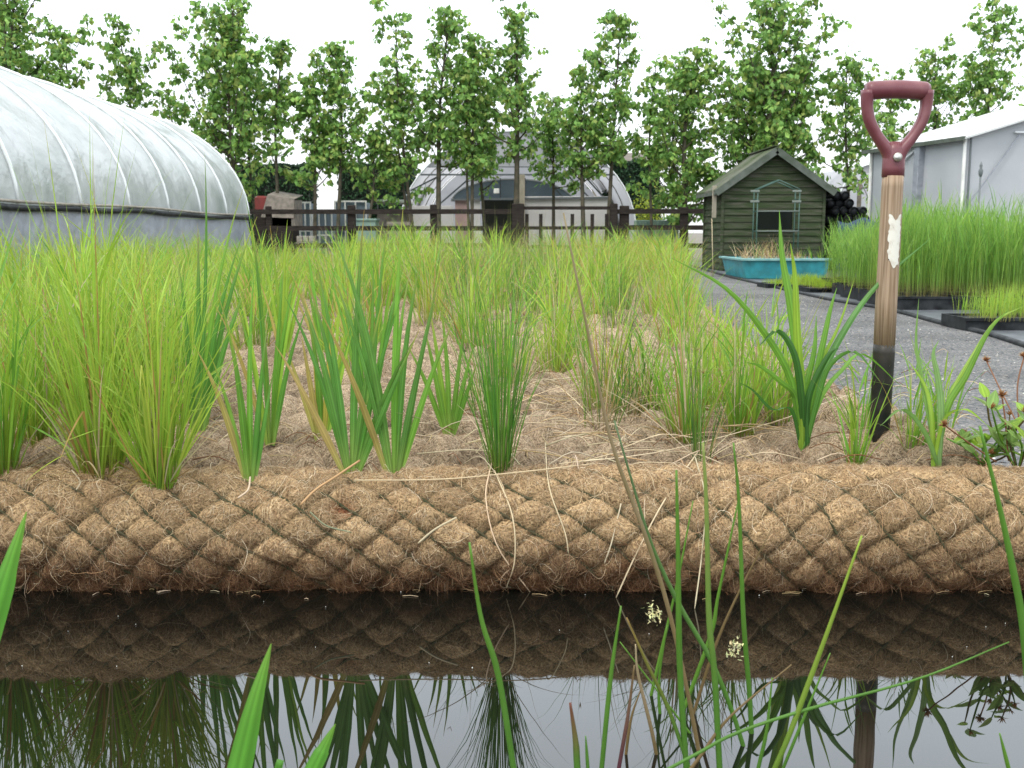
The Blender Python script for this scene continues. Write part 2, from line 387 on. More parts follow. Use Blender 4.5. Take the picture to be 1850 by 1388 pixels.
# ------------------------------------------------------------------ coir surfaces
rs = np.random.RandomState(3)
LF = [(rs.uniform(-1, 1), rs.uniform(-1, 1), rs.uniform(0, 6.28)) for _ in range(8)]
def lf(x, y, sc, k0=0):
    r = 0
    for i, (a, b, c) in enumerate(LF): r = r + np.sin((a * x + b * y) * sc * (1 + .35 * i) + c + k0 * 1.7 * (i + 1))
    return r / 8 ** .5
def hsh(a, b):
    h = np.sin(a * 127.1 + b * 311.7) * 43758.5453
    return h - np.floor(h)
CU, CV = .082, .066
def net_ab(x, s):
    xx = x + .013 * lf(x, s, 8) + .004 * lf(x, s, 26, 6) + .30 * s * np.tanh((-x - .2) * 1.5); ss = s + .009 * lf(x, s, 10, 2) + .003 * lf(x, s, 31, 8)
    return xx / CU + ss / CV, xx / CU - ss / CV
def puff(x, s):
    a, b = net_ab(x, s)
    ia, ib = np.floor(a), np.floor(b); pa = np.abs(np.sin(PI * a)); pb = np.abs(np.sin(PI * b))
    amp = .65 + .55 * hsh(ia, ib)
    p = amp * np.minimum(pa * 1.15, 1) ** .45 * np.minimum(pb * 1.3, 1) ** .5
    dent = np.exp(-(((x + .276) / .020) ** 2 + ((s - .076) / .017) ** 2))
    return (.0152 * p + .0018 * lf(x, s, 60, 1) + .0012 * lf(x, s, 170, 3)) * (1 - dent) - .010 * dent, ia, ib, pa * pb
def coir_cols(x, s, ia, ib, pp, z):
    c1 = np.array([.38, .272, .138]); c2 = np.array([.29, .192, .090]); c3 = np.array([.45, .338, .195])
    h = hsh(ia + 5, ib - 3)[..., None]; dk = (.72 + .5 * hsh(ia - 9, ib + 2))[..., None]; n = (.5 + .5 * np.tanh(lf(x, s, 7, 5)))[..., None]
    col = c1 * (1 - h * .6) + c2 * h * .6; col = col * (1 - .4 * n) + c3 * .4 * n
    col = col * dk; col = col * .82 + col.mean(-1, keepdims=True) * np.array([.20, .18, .15])
    wet_shade = np.clip((.060 - z + .022 * lf(x, s, 12, 4) + .010 * lf(x, s, 45, 1)) / .045, 0, 1)[..., None]  # damp coir at the foot, with the underhang's shade painted in too
    col = col * (1 - wet_shade) + col * np.array([.27, .19, .15]) * wet_shade
    val = np.clip(1 - pp / .16, 0, 1)[..., None]; col = col * (1 - val) + np.array([.10, .075, .040]) * val     # darker brown along the creases where the twine lies
    dn = np.exp(-(((x + .276) / .018) ** 2 + ((s - .076) / .015) ** 2))[..., None] * (z[..., None] < .165); col = col * (1 - dn) + np.array([.20, .07, .03]) * dn
    return col
RR, RZ, RY = .107, .061, 1.743
def roll_surf(x, s, off=0.0):
    ph = s / RR; wob = .006 * lf(x, s * .3, 4, 7)
    pf, ia, ib, pp = puff(x, s)
    r = RR + pf + off + wob
    y = RY - r * np.cos(ph); z = RZ + r * np.sin(ph)
    return np.stack([x, y, z], -1), ia, ib, pp
def grid_faces(nu, nv):
    i = np.arange(nu * nv).reshape(nu, nv)
    return np.stack([i[:-1, :-1], i[1:, :-1], i[1:, 1:], i[:-1, 1:]], -1).reshape(-1, 4)
X0, X1 = -1.75, 1.75
xs = np.arange(X0, X1, .0037); ss = np.arange(-1.15 * RR, 2.75 * RR, .0035)
X, S = np.meshgrid(xs, ss, indexing='ij')
Pp, ia, ib, pp = roll_surf(X, S)
roll = thing('coir_roll', 'long brown coconut fibre roll in diamond netting, lying along the water edge', 'coir roll', (0, 0, 0))
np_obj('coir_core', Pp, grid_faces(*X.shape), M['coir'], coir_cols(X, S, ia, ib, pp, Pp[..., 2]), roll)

def xr(Y): return np.interp(Y, [1.9, 4.0, 6.2, 8.5, 11.3, 12.6], [.84, .86, 1.10, 1.40, 1.78, 1.95])
def xl(Y): return -3.7
def mat_ab(x, y):
    xx = x + .016 * lf(x, y, 6, 3) + .006 * lf(x, y, 19, 6) + .12 * y; yy = y + .014 * lf(x, y, 7, 2) + .006 * lf(x, y, 23, 8)
    return xx / (CU * 1.15) + yy / .125, xx / (CU * 1.15) - yy / .125
def mat_surf(x, y, off=0.0):
    a, b = mat_ab(x, y); ia, ib = np.floor(a), np.floor(b); pa = np.abs(np.sin(PI * a)); pb = np.abs(np.sin(PI * b))
    far = np.clip((y - 3) / 5, 0, 1)
    pf = .034 * (.40 + .85 * hsh(ia, ib)) * np.minimum(pa * 1.2, 1) ** .6 * np.minimum(pb * 1.2, 1) ** .6; pp = pa * pb
    z = M_Z - .022 + pf * (1 - .4 * far) + .010 * lf(x, y, 5, 2) + .006 * lf(x, y, 17, 9) + .0025 * lf(x, y, 60, 1)
    # furrows between neighbouring mats
    z = z - .10 * np.clip((1.845 - y) / .033, 0, 1) ** 1.5 - .012 * np.exp(-((y - 1.872) / .018) ** 2) - .018 * np.exp(-((y - 2.36 - .03 * x) / .03) ** 2) - .022 * np.exp(-((y - 2.98 + .02 * x) / .05) ** 2)
    e = np.clip((x - xr(y)) / .10, 0, 1); z = z - (e * e * (3 - 2 * e)) * (z - G + .03)
    return np.stack([x, y, z + off], -1), ia, ib, pp
ys = [1.812]
while ys[-1] < 12.6: ys.append(ys[-1] + .0065 * (ys[-1] / 1.85) ** 1.45)
xs2 = np.concatenate([np.arange(-3.7, -1.5, .03), np.arange(-1.5, 1.45, .0095), np.arange(1.45, 2.2, .03)])
X, Y_ = np.meshgrid(xs2, np.array(ys), indexing='ij')
Pm, ia, ib, pp = mat_surf(X, Y_)
cmat = thing('coir_mat', 'wide flat bed of coconut fibre matting behind the front roll, planted with marsh plants', 'coir mat')
mc = coir_cols(X, Y_, ia, ib, pp, Pm[..., 2] + .2); mc = mc * .50 + mc.mean(-1, keepdims=True) * np.array([.46, .42, .37])
np_obj('mat_core', Pm, grid_faces(*X.shape), M['coir'], mc, cmat)

def fibres(surf, x, s, n_seg, L_, dirs, curl, lift, width, cols, name, parent):
    cols = cols * np.array([1.04, 1.10, 1.16])
    n = len(x); t = np.linspace(0, 1, n_seg + 1)[None, :]
    ang = dirs[:, None] + curl[:, None] * (t - .5)
    st = L_[:, None] / n_seg
    dx = np.cos(ang) * st; dy = np.sin(ang) * st
    xx = x[:, None] + np.cumsum(dx, 1) - dx[:, :1]; sy = s[:, None] + np.cumsum(dy, 1) - dy[:, :1]
    off = lift[:, None] * (np.sin(PI * np.clip(t * 1.15, 0, 1)) * .7 + .3 * t) + .0008
    Pn = surf(xx, sy, off)[0]
    Tn = np.gradient(Pn, axis=1); Tn /= np.linalg.norm(Tn, axis=2, keepdims=True) + 1e-9
    rv = np.random.normal(0, .5, (n, 1, 3)) + np.array([0, -.3, .6]); W = np.cross(Tn, rv + 0 * Tn); W /= np.linalg.norm(W, axis=2, keepdims=True) + 1e-9
    wd = (width[:, None] * (1 - .6 * t))[..., None] / 2
    V = np.stack([Pn - W * wd, Pn + W * wd], 2)
    k = n_seg + 1
    base = (np.arange(n) * k * 2)[:, None] + (np.arange(n_seg) * 2)[None, :]
    Fq = np.stack([base, base + 1, base + 3, base + 2], -1).reshape(-1, 4)
    cc = np.repeat(cols[:, None, :], k * 2, 1)
    o = np_obj(name, V.reshape(-1, 3), Fq, M['fibre'], cc.reshape(-1, 3), parent); o['kind'] = 'stuff'
    return o
def fib_cols(n, z=None):
    pal = np.array([[.38, .24, .115], [.27, .155, .065], [.52, .38, .21], [.13, .068, .03], [.36, .19, .075], [.60, .48, .32]])
    c = pal[np.random.choice(6, n, p=[.28, .22, .16, .12, .15, .07])] * np.random.uniform(.75, 1.15, (n, 1))
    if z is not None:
        c = c * .86 + c.mean(-1, keepdims=True) * np.array([.20, .18, .15]); wet_shade = np.clip((.062 + np.random.normal(0, .015, len(z)) - z) / .045, 0, 1)[:, None]; c = c * (1 - wet_shade) + c * np.array([.30, .20, .155]) * wet_shade  # fibres near the water: wetness plus painted shade under the bulge
    return c
n = 78000
x = np.random.uniform(-1.25, 1.25, n); s = np.random.uniform(-.7, 2.2, n) * RR
a, b = net_ab(x, s); ca = np.floor(a) + .5; cb = np.floor(b) + .5
z0 = roll_surf(x, s)[0][:, 2]
pp_ = np.abs(np.sin(PI * a)) * np.abs(np.sin(PI * b)); keep = (pp_ > .27) | (np.random.rand(n) < .10)
x, s, ca, cb, z0, pp_ = x[keep], s[keep], ca[keep], cb[keep], z0[keep], pp_[keep]; n = len(x)
dirs = hsh(ca, cb) * 6.28 + np.random.normal(0, .8, n)
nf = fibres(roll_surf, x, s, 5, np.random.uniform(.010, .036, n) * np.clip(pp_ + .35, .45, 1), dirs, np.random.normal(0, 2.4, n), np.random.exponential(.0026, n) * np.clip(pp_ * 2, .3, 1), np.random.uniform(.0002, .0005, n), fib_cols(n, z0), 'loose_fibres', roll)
n = 36000
y = 1.86 + 1.9 * np.random.rand(n) ** 1.7; x = np.random.uniform(-.56, .52, n) * y
fibres(mat_surf, x, y, 4, np.random.uniform(.01, .045, n), np.random.uniform(0, 6.28, n), np.random.normal(0, 1.5, n), np.random.exponential(.0028, n), np.random.uniform(.00025, .0006, n), (lambda q: q * .75 + q.mean(-1, keepdims=True) * np.array([.28, .25, .21]))(fib_cols(n)), 'loose_fibres', cmat)
# long coarse strands looping loose over the cushions
n = 3200
x = np.random.uniform(-1.2, 1.2, n); s = np.random.uniform(-.5, 1.9, n) * RR; z0 = roll_surf(x, s)[0][:, 2]
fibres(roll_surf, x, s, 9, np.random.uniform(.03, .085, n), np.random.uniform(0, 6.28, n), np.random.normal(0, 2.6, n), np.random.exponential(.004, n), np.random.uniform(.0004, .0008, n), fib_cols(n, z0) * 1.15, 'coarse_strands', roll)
# hanging frayed fibres at the foot of the roll, trailing to the water
n = 9000
x = np.random.uniform(-1.2, 1.2, n); s = np.random.uniform(-.62, .25, n) * RR
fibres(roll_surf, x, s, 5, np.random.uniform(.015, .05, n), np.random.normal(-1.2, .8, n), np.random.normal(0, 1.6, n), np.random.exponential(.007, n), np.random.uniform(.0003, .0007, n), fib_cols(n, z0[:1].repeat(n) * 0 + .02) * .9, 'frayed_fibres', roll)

def net(surf, name, parent, xr0, sr, rad, ab, cu, cv):
    B = MB(); rr = rad
    V = []; Fq = []; nseg = 0
    smin, smax = sr
    sv = np.arange(smin, smax, .007)
    for sign in (1, -1):
        for k in np.arange(int(xr0[0] / cu) - 45, int(xr0[1] / cu) + 45):
            # solve for x on the strand by fixed-point steps
            x = (k - sign * sv / cv) * cu
            for _ in range(14):
                a, b = ab(x, sv); v = a if sign == 1 else b
                x = x - (v - k) * cu * .8
            ok = (x > xr0[0]) & (x < xr0[1])
            if ok.sum() < 3: continue
            idx = np.where(ok)[0]; xx, sy = x[idx], sv[idx]
            Pn = surf(xx, sy, .0032 if sign == 1 else .0016)[0]; wob_ = 1 + .3 * np.sin(sv[idx] * 400 + k)
            T = np.gradient(Pn, axis=0); T /= np.linalg.norm(T, axis=1, keepdims=True)
            A = np.cross(T, np.array([.0, -.5, .86])); A /= np.linalg.norm(A, axis=1, keepdims=True); Bn = np.cross(T, A)
            m = len(Pn); ring = [Pn + (A * math.cos(q) + Bn * math.sin(q)) * (rr * (1.2 if sign == 1 else .8) * wob_)[:, None] for q in np.arange(4) * PI / 2]
            R = np.stack(ring, 1).reshape(-1, 3); b0 = sum(len(q) for q in V); V.append(R)
            i = np.arange(m - 1)[:, None] * 4 + b0; j = np.arange(4)[None, :]; j2 = (j + 1) % 4
            Fq.append(np.stack([i + j, i + j2, i + 4 + j2, i + 4 + j], -1).reshape(-1, 4))
    return np_obj(name, np.concatenate(V), np.concatenate(Fq), M['net'], None, parent)
net(roll_surf, 'diamond_net', roll, (-1.5, 1.5), (-.9 * RR, 2.0 * RR), .0022, net_ab, CU, CV)
net(mat_surf, 'diamond_net', cmat, (-1.6, 1.0), (1.87, 3.6), .0016, mat_ab, CU * 1.15, .125)

# ------------------------------------------------------------------ water and ground
def sheet(name, pts, z, m, kind='structure'):
    B = MB(); B.add([(p[0], p[1], z) for p in pts], [tuple(range(len(pts)))]); o = B.build(name, m); o['kind'] = kind; return o
sheet('water', [(-9, -8), (9, -8), (9, 1.95), (-9, 1.95)], 0, M['water'])
B = MB(); gx = [-400, -3.75, 2.4, 9, 400]
B.add([(-400, 1.95, G), (400, 1.95, G), (400, 900, G), (-400, 900, G)], [(0, 1, 2, 3)])
B.add([(-9, 1.95, G - .002), (9, 1.95, G - .002), (9, 1.95, .05), (-9, 1.95, .05), (9, 1.99, .05), (-9, 1.99, .05), (9, 2.3, G), (-9, 2.3, G)], [(0, 1, 2, 3), (3, 2, 4, 5), (5, 4, 6, 7)])
B.add([(-400, -400, -.3), (400, -400, -.3), (400, 1.95, -.3), (-400, 1.95, -.3)], [(0, 1, 2, 3)])
for (a, b, c, d) in ((-400, -9, -400, 1.95), (9, 400, -400, 1.95), (-9, 9, -400, -8)):
    B.add([(a, c, .03), (b, c, .03), (b, d, .03), (a, d, .03)], [(0, 1, 2, 3)])
g = B.build('ground', M['yard']); g['kind'] = 'structure'
edge_px = [(1150, 458), (1215, 471), (1300, 497), (1400, 521), (1500, 544), (1600, 561), (1700, 587), (1780, 606), (1850, 628), (2050, 700)]
edge = smooth_path([onz(px, py, G) for px, py in edge_px], 50)
pathL = [(xr(y) - .2, y) for y in (2.3, 4, 6, 8, 10, 12.5)] + [(2.0, 16), (1.9, 21)]
pts = [(p.x, p.y) for p in edge]
sheet('gravel_path', [(8, 2.35), (1.0, 2.35)] + pathL[1:] + [(1.9, 21.6)] + [(p[0], p[1]) for p in pts], G + .004, M['gravel'])
sheet('weed_cloth', pts[6:] + [(9, 2.8), (14, 6), (12, 17.3), (6.5, 17.3)], G + .008, M['cloth'])
B = MB(); B.tube([p + Vector((0, 0, .012)) for p in edge], .022, 6); tag(B.build('path_edging', M['black'], smooth=True), 'low black plastic edging strip curving between grey gravel path and tray area', 'edging')
# loose stones on the path
nS = 5200; V = []; Fq = []; cols = []
ico = np.array([(0, 0, 1), (1, 0, 0), (0, 1, 0), (-1, 0, 0), (0, -1, 0), (0, 0, -1)], float)
icf = np.array([(0, 1, 2), (0, 2, 3), (0, 3, 4), (0, 4, 1), (5, 2, 1), (5, 3, 2), (5, 4, 3), (5, 1, 4)])
ey = np.array([p.y for p in edge]); ex = np.array([p.x for p in edge]); o_ = np.argsort(ey)
yy = 2.4 + 9 * np.random.rand(nS) ** 1.8; xx = np.array([random.uniform(xr(y) + .03, np.interp(y, ey[o_], ex[o_]) - .03) for y in yy])
sz = np.random.uniform(.003, .008, nS) * np.random.choice([1, 1, 1, 1.6], nS)
V = ico[None] * sz[:, None, None] * np.random.uniform(.6, 1.2, (nS, 6, 3)); V[:, :, 2] *= .6
V += np.stack([xx, yy, G + sz * .2 + .004], -1)[:, None, :]
pal = np.array([[.10, .105, .11], [.18, .175, .165], [.30, .29, .27], [.14, .145, .15], [.55, .54, .5]])
cc = pal[np.random.choice(5, nS, p=[.35, .3, .15, .17, .03])]
o = np_obj('loose_gravel', V.reshape(-1, 3), (icf[None] + (np.arange(nS) * 6)[:, None, None]).reshape(-1, 3), mat('stones', attr=True, rough=.8), np.repeat(cc, 6, 0), smooth=False)
tag(o, 'loose grey gravel stones lying on the path', 'gravel', kind='stuff')

# ------------------------------------------------------------------ spade
def spade():
    top = at(1622, 148, 1.99); foot = at(1589, 785, 1.985); foot.z = .185
    ax = (top - foot); Ls = ax.length; ax.normalize()
    t = thing('spade', 'garden spade with maroon D grip stuck upright in the coir beside the path', 'spade', foot)
    q = ax.to_track_quat('Z', 'X'); t.rotation_mode = 'QUATERNION'
    xa = Vector((1, 0, .02)); xa = (xa - ax * xa.dot(ax)).normalized(); ya = ax.cross(xa)
    t.rotation_quaternion = Matrix((xa, ya, ax)).transposed().to_quaternion()
    H = Ls
    B = MB()
    B.tube(smooth_path([(-.0575, 0, H - .017), (-.030, 0, H - .0145), (0, 0, H - .0135), (.030, 0, H - .0145), (.0575, 0, H - .017)], 16), [.013] + [.0168] * 15 + [.013], 16, flat=.95)
    for sx in (-1, 1):
        B.tube(smooth_path([(sx * .0535, 0, H - .016), (sx * .0545, 0, H - .042), (sx * .0475, 0, H - .072), (sx * .031, 0, H - .100), (sx * .013, 0, H - .124), (sx * .006, 0, H - .145)], 18),
               [.013, .0125, .0115, .011, .0105, .0105, .0105, .0105, .0105, .0105, .010, .0105, .011, .0115, .012, .012, .012, .012, .011], 12, flat=1.25)
    B.tube([(0, 0, H - .108), (0, 0, H - .122), (0, 0, H - .138), (0, 0, H - .155), (0, 0, H - .172)], [.012, .019, .0205, .0205, .0205], 18, flat=.86)
    B.build('grip', M['maroon'], t, True)
    B = MB(); B.tube([(0, -.0195, H - .137), (0, -.0225, H - .137)], [.0085, .0078], 14); B.tube([(-.003, -.0226, H - .138), (-.003, -.0230, H - .138)], [.003, .0028], 10); B.build('rivet', M['steel'], t, True)
    B = MB(); zs = [H - .170, H - .19, H - .3, H - .4, H - .492]; B.tube([(.0004 * math.sin(z * 40), 0, z) for z in zs], [.0193, .0193, .0196, .0198, .0196], 20); B.build('shaft', M['shaft'], t, True)
    # strapped socket opening into the tread of the blade
    B = MB(); B.tube([(0, 0, H - .484), (0, 0, H - .500), (0, 0, H - .56), (0, 0, H - .62), (0, .001, .02), (0, .002, -.05)], [.0197, .0203, .0195, .0188, .0185, .018], 18); B.build('socket', M['socket'], t, True)
    B = MB(); B.box((0, .004, -.10), (.165, .006, .15), bev=.002); B.box((0, .001, -.024), (.17, .014, .008), bev=.002); B.build('blade', M['socket'], t)
    # worn paper sticker wrapped on the shaft
    vs = []; fs = []; nr, nc = 26, 9; rnd = random.Random(4)
    z1, z0_ = H - .240, H - .340
    el = [rnd.uniform(-.10, .08) for _ in range(nr)]; er = [rnd.uniform(-.08, .10) for _ in range(nr)]
    for i in range(nr):
        for j in range(nc):
            u = j / (nc - 1); a0 = -.52 + el[i]; a1 = .62 + er[i]; a = a0 + (a1 - a0) * u + .08
            zt = z1 - (.012 * math.exp(-((u - .5) / .22) ** 2)); zb = z0_ + (.012 * (1 - u) + .006 * math.sin(u * 9))
            z = zt + (zb - zt) * i / (nr - 1); r = .0203
            vs.append((math.sin(a) * r, -math.cos(a) * r, z))
    for i in range(nr - 1):
        for j in range(nc - 1): k = i * nc + j; fs.append((k, k + nc, k + nc + 1, k + 1))
    B = MB(); B.add(vs, fs); B.build('sticker', M['sticker'], t, True)
spade()

# ------------------------------------------------------------------ near plants, one by one
def put(B, name, label, cat, loc, rz=0, group=None, m='blade'):
    o = B.build(name, M[m], None, True, True); o.location = loc; o.rotation_euler = (0, 0, rz); return tag(o, label, cat, group)
def foot(px, py):
    """where a plant whose foot shows at this pixel stands on the coir"""
    if py > 838: p = onz(px, py, .172)
    else: p = onz(px, py, M_Z)
    if py > 835 and p.y > 1.74: p.y = 1.74
    z = .172 if p.y < 1.84 else M_Z
    return Vector((p.x, p.y, z + .002))
random.seed(21)
put(iris_clump(8, .37, .0135, .20, (MG, BG), .05), 'iris_plant', 'small iris fan at the front left of the roll, nearest to the bushy reed clumps', 'iris plant', foot(452, 860))
put(iris_clump(10, .47, .0145, .36, (BG, MG, BG), -.05), 'iris_plant', 'blue-green iris with leaves spreading wide to the left, on the roll above a trailing root', 'iris plant', foot(637, 850))
put(iris_clump(10, .50, .0150, .28, (MG, BG, MG), .1), 'iris_plant', 'big bright iris fan with broad upright leaves, immediately right of the spreading blue-green iris', 'iris plant', foot(713, 852))
put(iris_clump(8, .60, .0145, .14, (BG, MG), .1, dead=0), 'iris_plant', 'tallest iris, leaning right, its tips crossing the end of the left polytunnel', 'iris plant', foot(358, 782) + Vector((0, 0, 0)), 0).rotation_euler = (0, .11, 0)
put(iris_clump(9, .48, .013, .20, (BG, MG, YG), -.2), 'iris_plant', 'slim upright iris growing just behind the small front iris fan', 'iris plant', foot(487, 795))
put(iris_clump(7, .32, .013, .28, (YG, MG), .1, dead=0), 'iris_plant', 'pale green short iris standing between the big iris fan and the front rush tuft', 'iris plant', foot(812, 780))
put(iris_clump(7, .36, .014, .22, (YG, YEL, MG), .3, dead=2), 'iris_plant', 'yellowing iris behind the spreading blue-green iris', 'iris plant', foot(582, 792))
put(iris_clump(9, .50, .013, .2, (MG, BG), .3), 'iris_plant', 'green iris showing above and behind the big iris fan', 'iris plant', foot(668, 745))
def far_iris(px, Y, h, cols, label, n=6, w_=.016, sp=.2):
    put(iris_clump(n, h, w_, sp, cols, random.uniform(-.4, .4), dead=2), 'iris_plant', label, 'iris plant', (xat(px, Y), Y, M_Z - .002))
far_iris(628, 3.6, .52, (MG, YG), 'tall iris with an orange blade tip reaching up to the fence, left of centre', 5)
far_iris(1068, 6.5, .58, (YG, YG2), 'bright yellow-green flag leaves standing above the bed in front of the gate', 6, .03)
far_iris(1205, 8.5, .50, (YG2, YEL), 'yellow spiky clump at the far right corner of the bed by the path', 12, .02, .6)
far_iris(505, 3.4, .46, (MG, YG), 'iris with thin upright blades behind the slim upright iris', 7)
put(iris_clump(7, .36, .013, .25, (MG, YG), .0), 'iris_plant', 'narrow iris with orange-tipped leaf behind the yellowing iris', 'iris plant', foot(600, 700))
# bushy reeds at the left
random.seed(5)
put(reed_clump(165, .45, .0046, .42, .034, (YG, YG2, YG), tall=8), 'reed_clump', 'largest bushy yellow-green reed clump at the front left with long thin tips', 'reed clump', foot(190, 852))
put(reed_clump(150, .39, .0046, .46, .026, (YG, YG2), foot=MG, tall=2), 'reed_clump', 'bushy reed clump right of the largest one with leaves drooping onto the coir', 'reed clump', foot(288, 866))
put(reed_clump(120, .42, .0055, .4, .026, (YG, MG)), 'reed_clump', 'reed clump cut by the left edge of the picture on the front roll', 'reed clump', foot(6, 852))
put(reed_clump(120, .45, .0046, .36, .03, (YG, YG2, YG)), 'reed_clump', 'reed clump in the gap between the left edge clump and the largest clump', 'reed clump', foot(68, 800))
put(reed_clump(130, .47, .0046, .38, .03, (YG, YG2, YG), tall=5), 'reed_clump', 'yellow-green reed clump right behind the largest clump', 'reed clump', foot(150, 775))
put(reed_clump(110, .45, .0046, .34, .03, (YG, YG2), tall=4), 'reed_clump', 'yellow-green reed clump between the bushy front clumps and the tallest iris', 'reed clump', foot(248, 765))
# right-hand clumps
put(reed_clump(95, .33, .0042, .45, .032, (MG, YG), dead=.15), 'sedge_clump', 'grassy sedge tuft with a brown foot, left of the broad-leaved bur-reed', 'sedge', foot(1238, 785))
put(reed_clump(95, .31, .0044, .45, .03, (YG, MG), dead=.12), 'sedge_clump', 'bright yellow-green sedge tuft just left of the broad-leaved bur-reed', 'sedge', foot(1335, 775))
put(reed_clump(26, .19, .0055, .4, .014, (YG, MG), dead=.1), 'sedge_clump', 'little sedge between the broad-leaved bur-reed and the spade foot', 'sedge', foot(1543, 822))
put(reed_clump(40, .20, .0045, .5, .02, (YG, MG, YG), foot=MG, dead=.08), 'sedge_clump', 'small grass tuft just right of the spade foot', 'sedge', foot(1645, 800))
put(reed_clump(70, .28, .0042, .45, .03, (YG, MG), dead=.2), 'sedge_clump', 'sedge tuft in the straw litter, left of the brown-footed sedge', 'sedge', foot(1170, 742))
put(reed_clump(80, .30, .0044, .42, .03, (YG, YG2), dead=.12), 'sedge_clump', 'yellow-green sedge tuft behind the gap between the two right-hand sedges', 'sedge', foot(1288, 735))
put(reed_clump(60, .26, .0044, .45, .03, (YG, MG), dead=.15), 'sedge_clump', 'sedge tuft directly behind the broad-leaved bur-reed', 'sedge', foot(1405, 755))
put(reed_clump(44, .20, .0044, .5, .025, (YG, MG), foot=MG, dead=.12), 'sedge_clump', 'short grass tuft against the left side of the spade foot', 'sedge', foot(1560, 778))
put(reed_clump(36, .22, .0044, .5, .02, (YG, MG), foot=MG, dead=.1), 'sedge_clump', 'grass tuft behind the pale bur-reed at the gravel edge', 'sedge', foot(1700, 782))
# rushes
def rush(px, py, label, **k):
    t = thing('rush_clump', label, 'rush', foot(px, py))
    rush_clump(**k).build('stems', M['blade'], t, True, True)
    B = MB()
    for i in range(9):
        a = random.uniform(0, 6.28); c = jit(STR); blade(B, (0, 0, 0), a, random.uniform(.5, 1.2), random.uniform(.1, .26), .0022, random.uniform(.3, 1.1), (c, c, c), seg=8, fold=.5)
    B.build('dead_stems', M['straw'], t, True, True)
random.seed(9)
rush(905, 842, 'dark green wiry rush tuft at the front of the roll with pale stems hanging over', n=105, h=.46, spread=.27, r=.016, dead=.08, body=((.07, .19, .03), (.10, .24, .035), MG))
rush(1268, 826, 'thin upright rush with wiry stems, on the front roll left of the bur-reed', n=30, h=.33, spread=.25, r=.018, dead=.2)
rush(880, 760, 'brownish rush tuft just behind the front dark rush', n=45, h=.36, spread=.45, r=.03, dead=.4)
rush(1080, 770, 'sparse straw-coloured rush behind the long brown stem', n=40, h=.34, spread=.5, r=.04, dead=.45)
rush(1130, 745, 'loose rush tuft in the straw litter left of the grassy sedge', n=45, h=.28, spread=.5, r=.04, dead=.4)
# broad arching leaves placed leaf by leaf
def arch_plant(name, label, base, leaves, cat='bur-reed'):
    B = MB(); base = Vector(base)
    for pl, wd, cols, dY in leaves:
        pts = [base + Vector((random.uniform(-.006, .006), random.uniform(-.006, .006), -.012))]
        for i, (px, py) in enumerate(pl): pts.append(at(px, py, base.y + dY * (i + 1) / len(pl)))
        sp = smooth_path(pts, 16); k = len(sp)
        ws = [wd * min(1, .65 + 2 * i / k) * max(.04, 1 - (i / (k - 1)) ** 2.6) for i in range(k)]
        cl = [lerpc(lerpc(cols, PALE, .3) if i < 3 else cols, cols, 1) for i in range(k)]
        B.ribbon([p - base for p in sp], ws, Vector((1, .25 * random.uniform(-1, 1), .1)), [jit(c, .04) for c in cl], .2)
    return put(B, name, label, cat, base)
random.seed(3); bb = foot(1452, 805)
arch_plant('bur_reed', 'broad-leaved bur-reed with long arching leaves, left of the spade', bb, [
    ([(1447, 700), (1430, 560), (1413, 462), (1408, 380)], .019, MG, .02),
    ([(1445, 690), (1440, 600), (1436, 500), (1428, 440)], .018, YG, -.05),
    ([(1480, 690), (1530, 590), (1590, 510), (1685, 428)], .014, (.10, .24, .06), .1),
    ([(1430, 690), (1380, 600), (1310, 520), (1212, 466)], .013, MG, -.08),
    ([(1448, 720), (1435, 640), (1405, 598), (1372, 625)], .015, DG, -.06),
    ([(1438, 720), (1410, 690), (1370, 660), (1335, 655)], .011, MG, -.06),
    ([(1470, 700), (1487, 620), (1500, 560), (1512, 520)], .015, MG, .03),
    ([(1465, 720), (1480, 660), (1515, 590), (1545, 500)], .010, YG, .05),
    ([(1478, 720), (1500, 660), (1545, 636), (1590, 690)], .010, BG, -.05),
    ([(1485, 715), (1520, 670), (1560, 640), (1630, 700)], .009, MG, .05),
    ([(1430, 740), (1395, 740), (1360, 705), (1332, 690)], .007, DG, -.1),
    ([(1447, 740), (1470, 640), (1475, 570)], .016, MG, .05),
    ([(1440, 730), (1422, 660), (1418, 600)], .016, YG, .05),
    ([(1460, 720), (1498, 640), (1520, 630)], .013, DG, .0)])
bb = foot(1692, 826)
arch_plant('bur_reed', 'pale bur-reed with a few broad leaves, right of the spade near the white scraps', bb, [
    ([(1700, 740), (1694, 680), (1686, 640), (1696, 615)], .014, (.19, .32, .11), 0),
    ([(1710, 740), (1745, 680), (1785, 600), (1822, 560)], .015, (.15, .29, .04), .04),
    ([(1712, 730), (1760, 640), (1800, 580), (1845, 555)], .010, YG, .1),
    ([(1680, 760), (1665, 680), (1655, 620), (1660, 540)], .011, (.15, .28, .06), .1),
    ([(1670, 780), (1630, 740), (1590, 770)], .009, (.14, .26, .07), -.03),
    ([(1705, 760), (1745, 740), (1785, 770)], .008, YG, -.03),
    ([(1684, 760), (1672, 700), (1640, 650)], .009, YG, .05)])
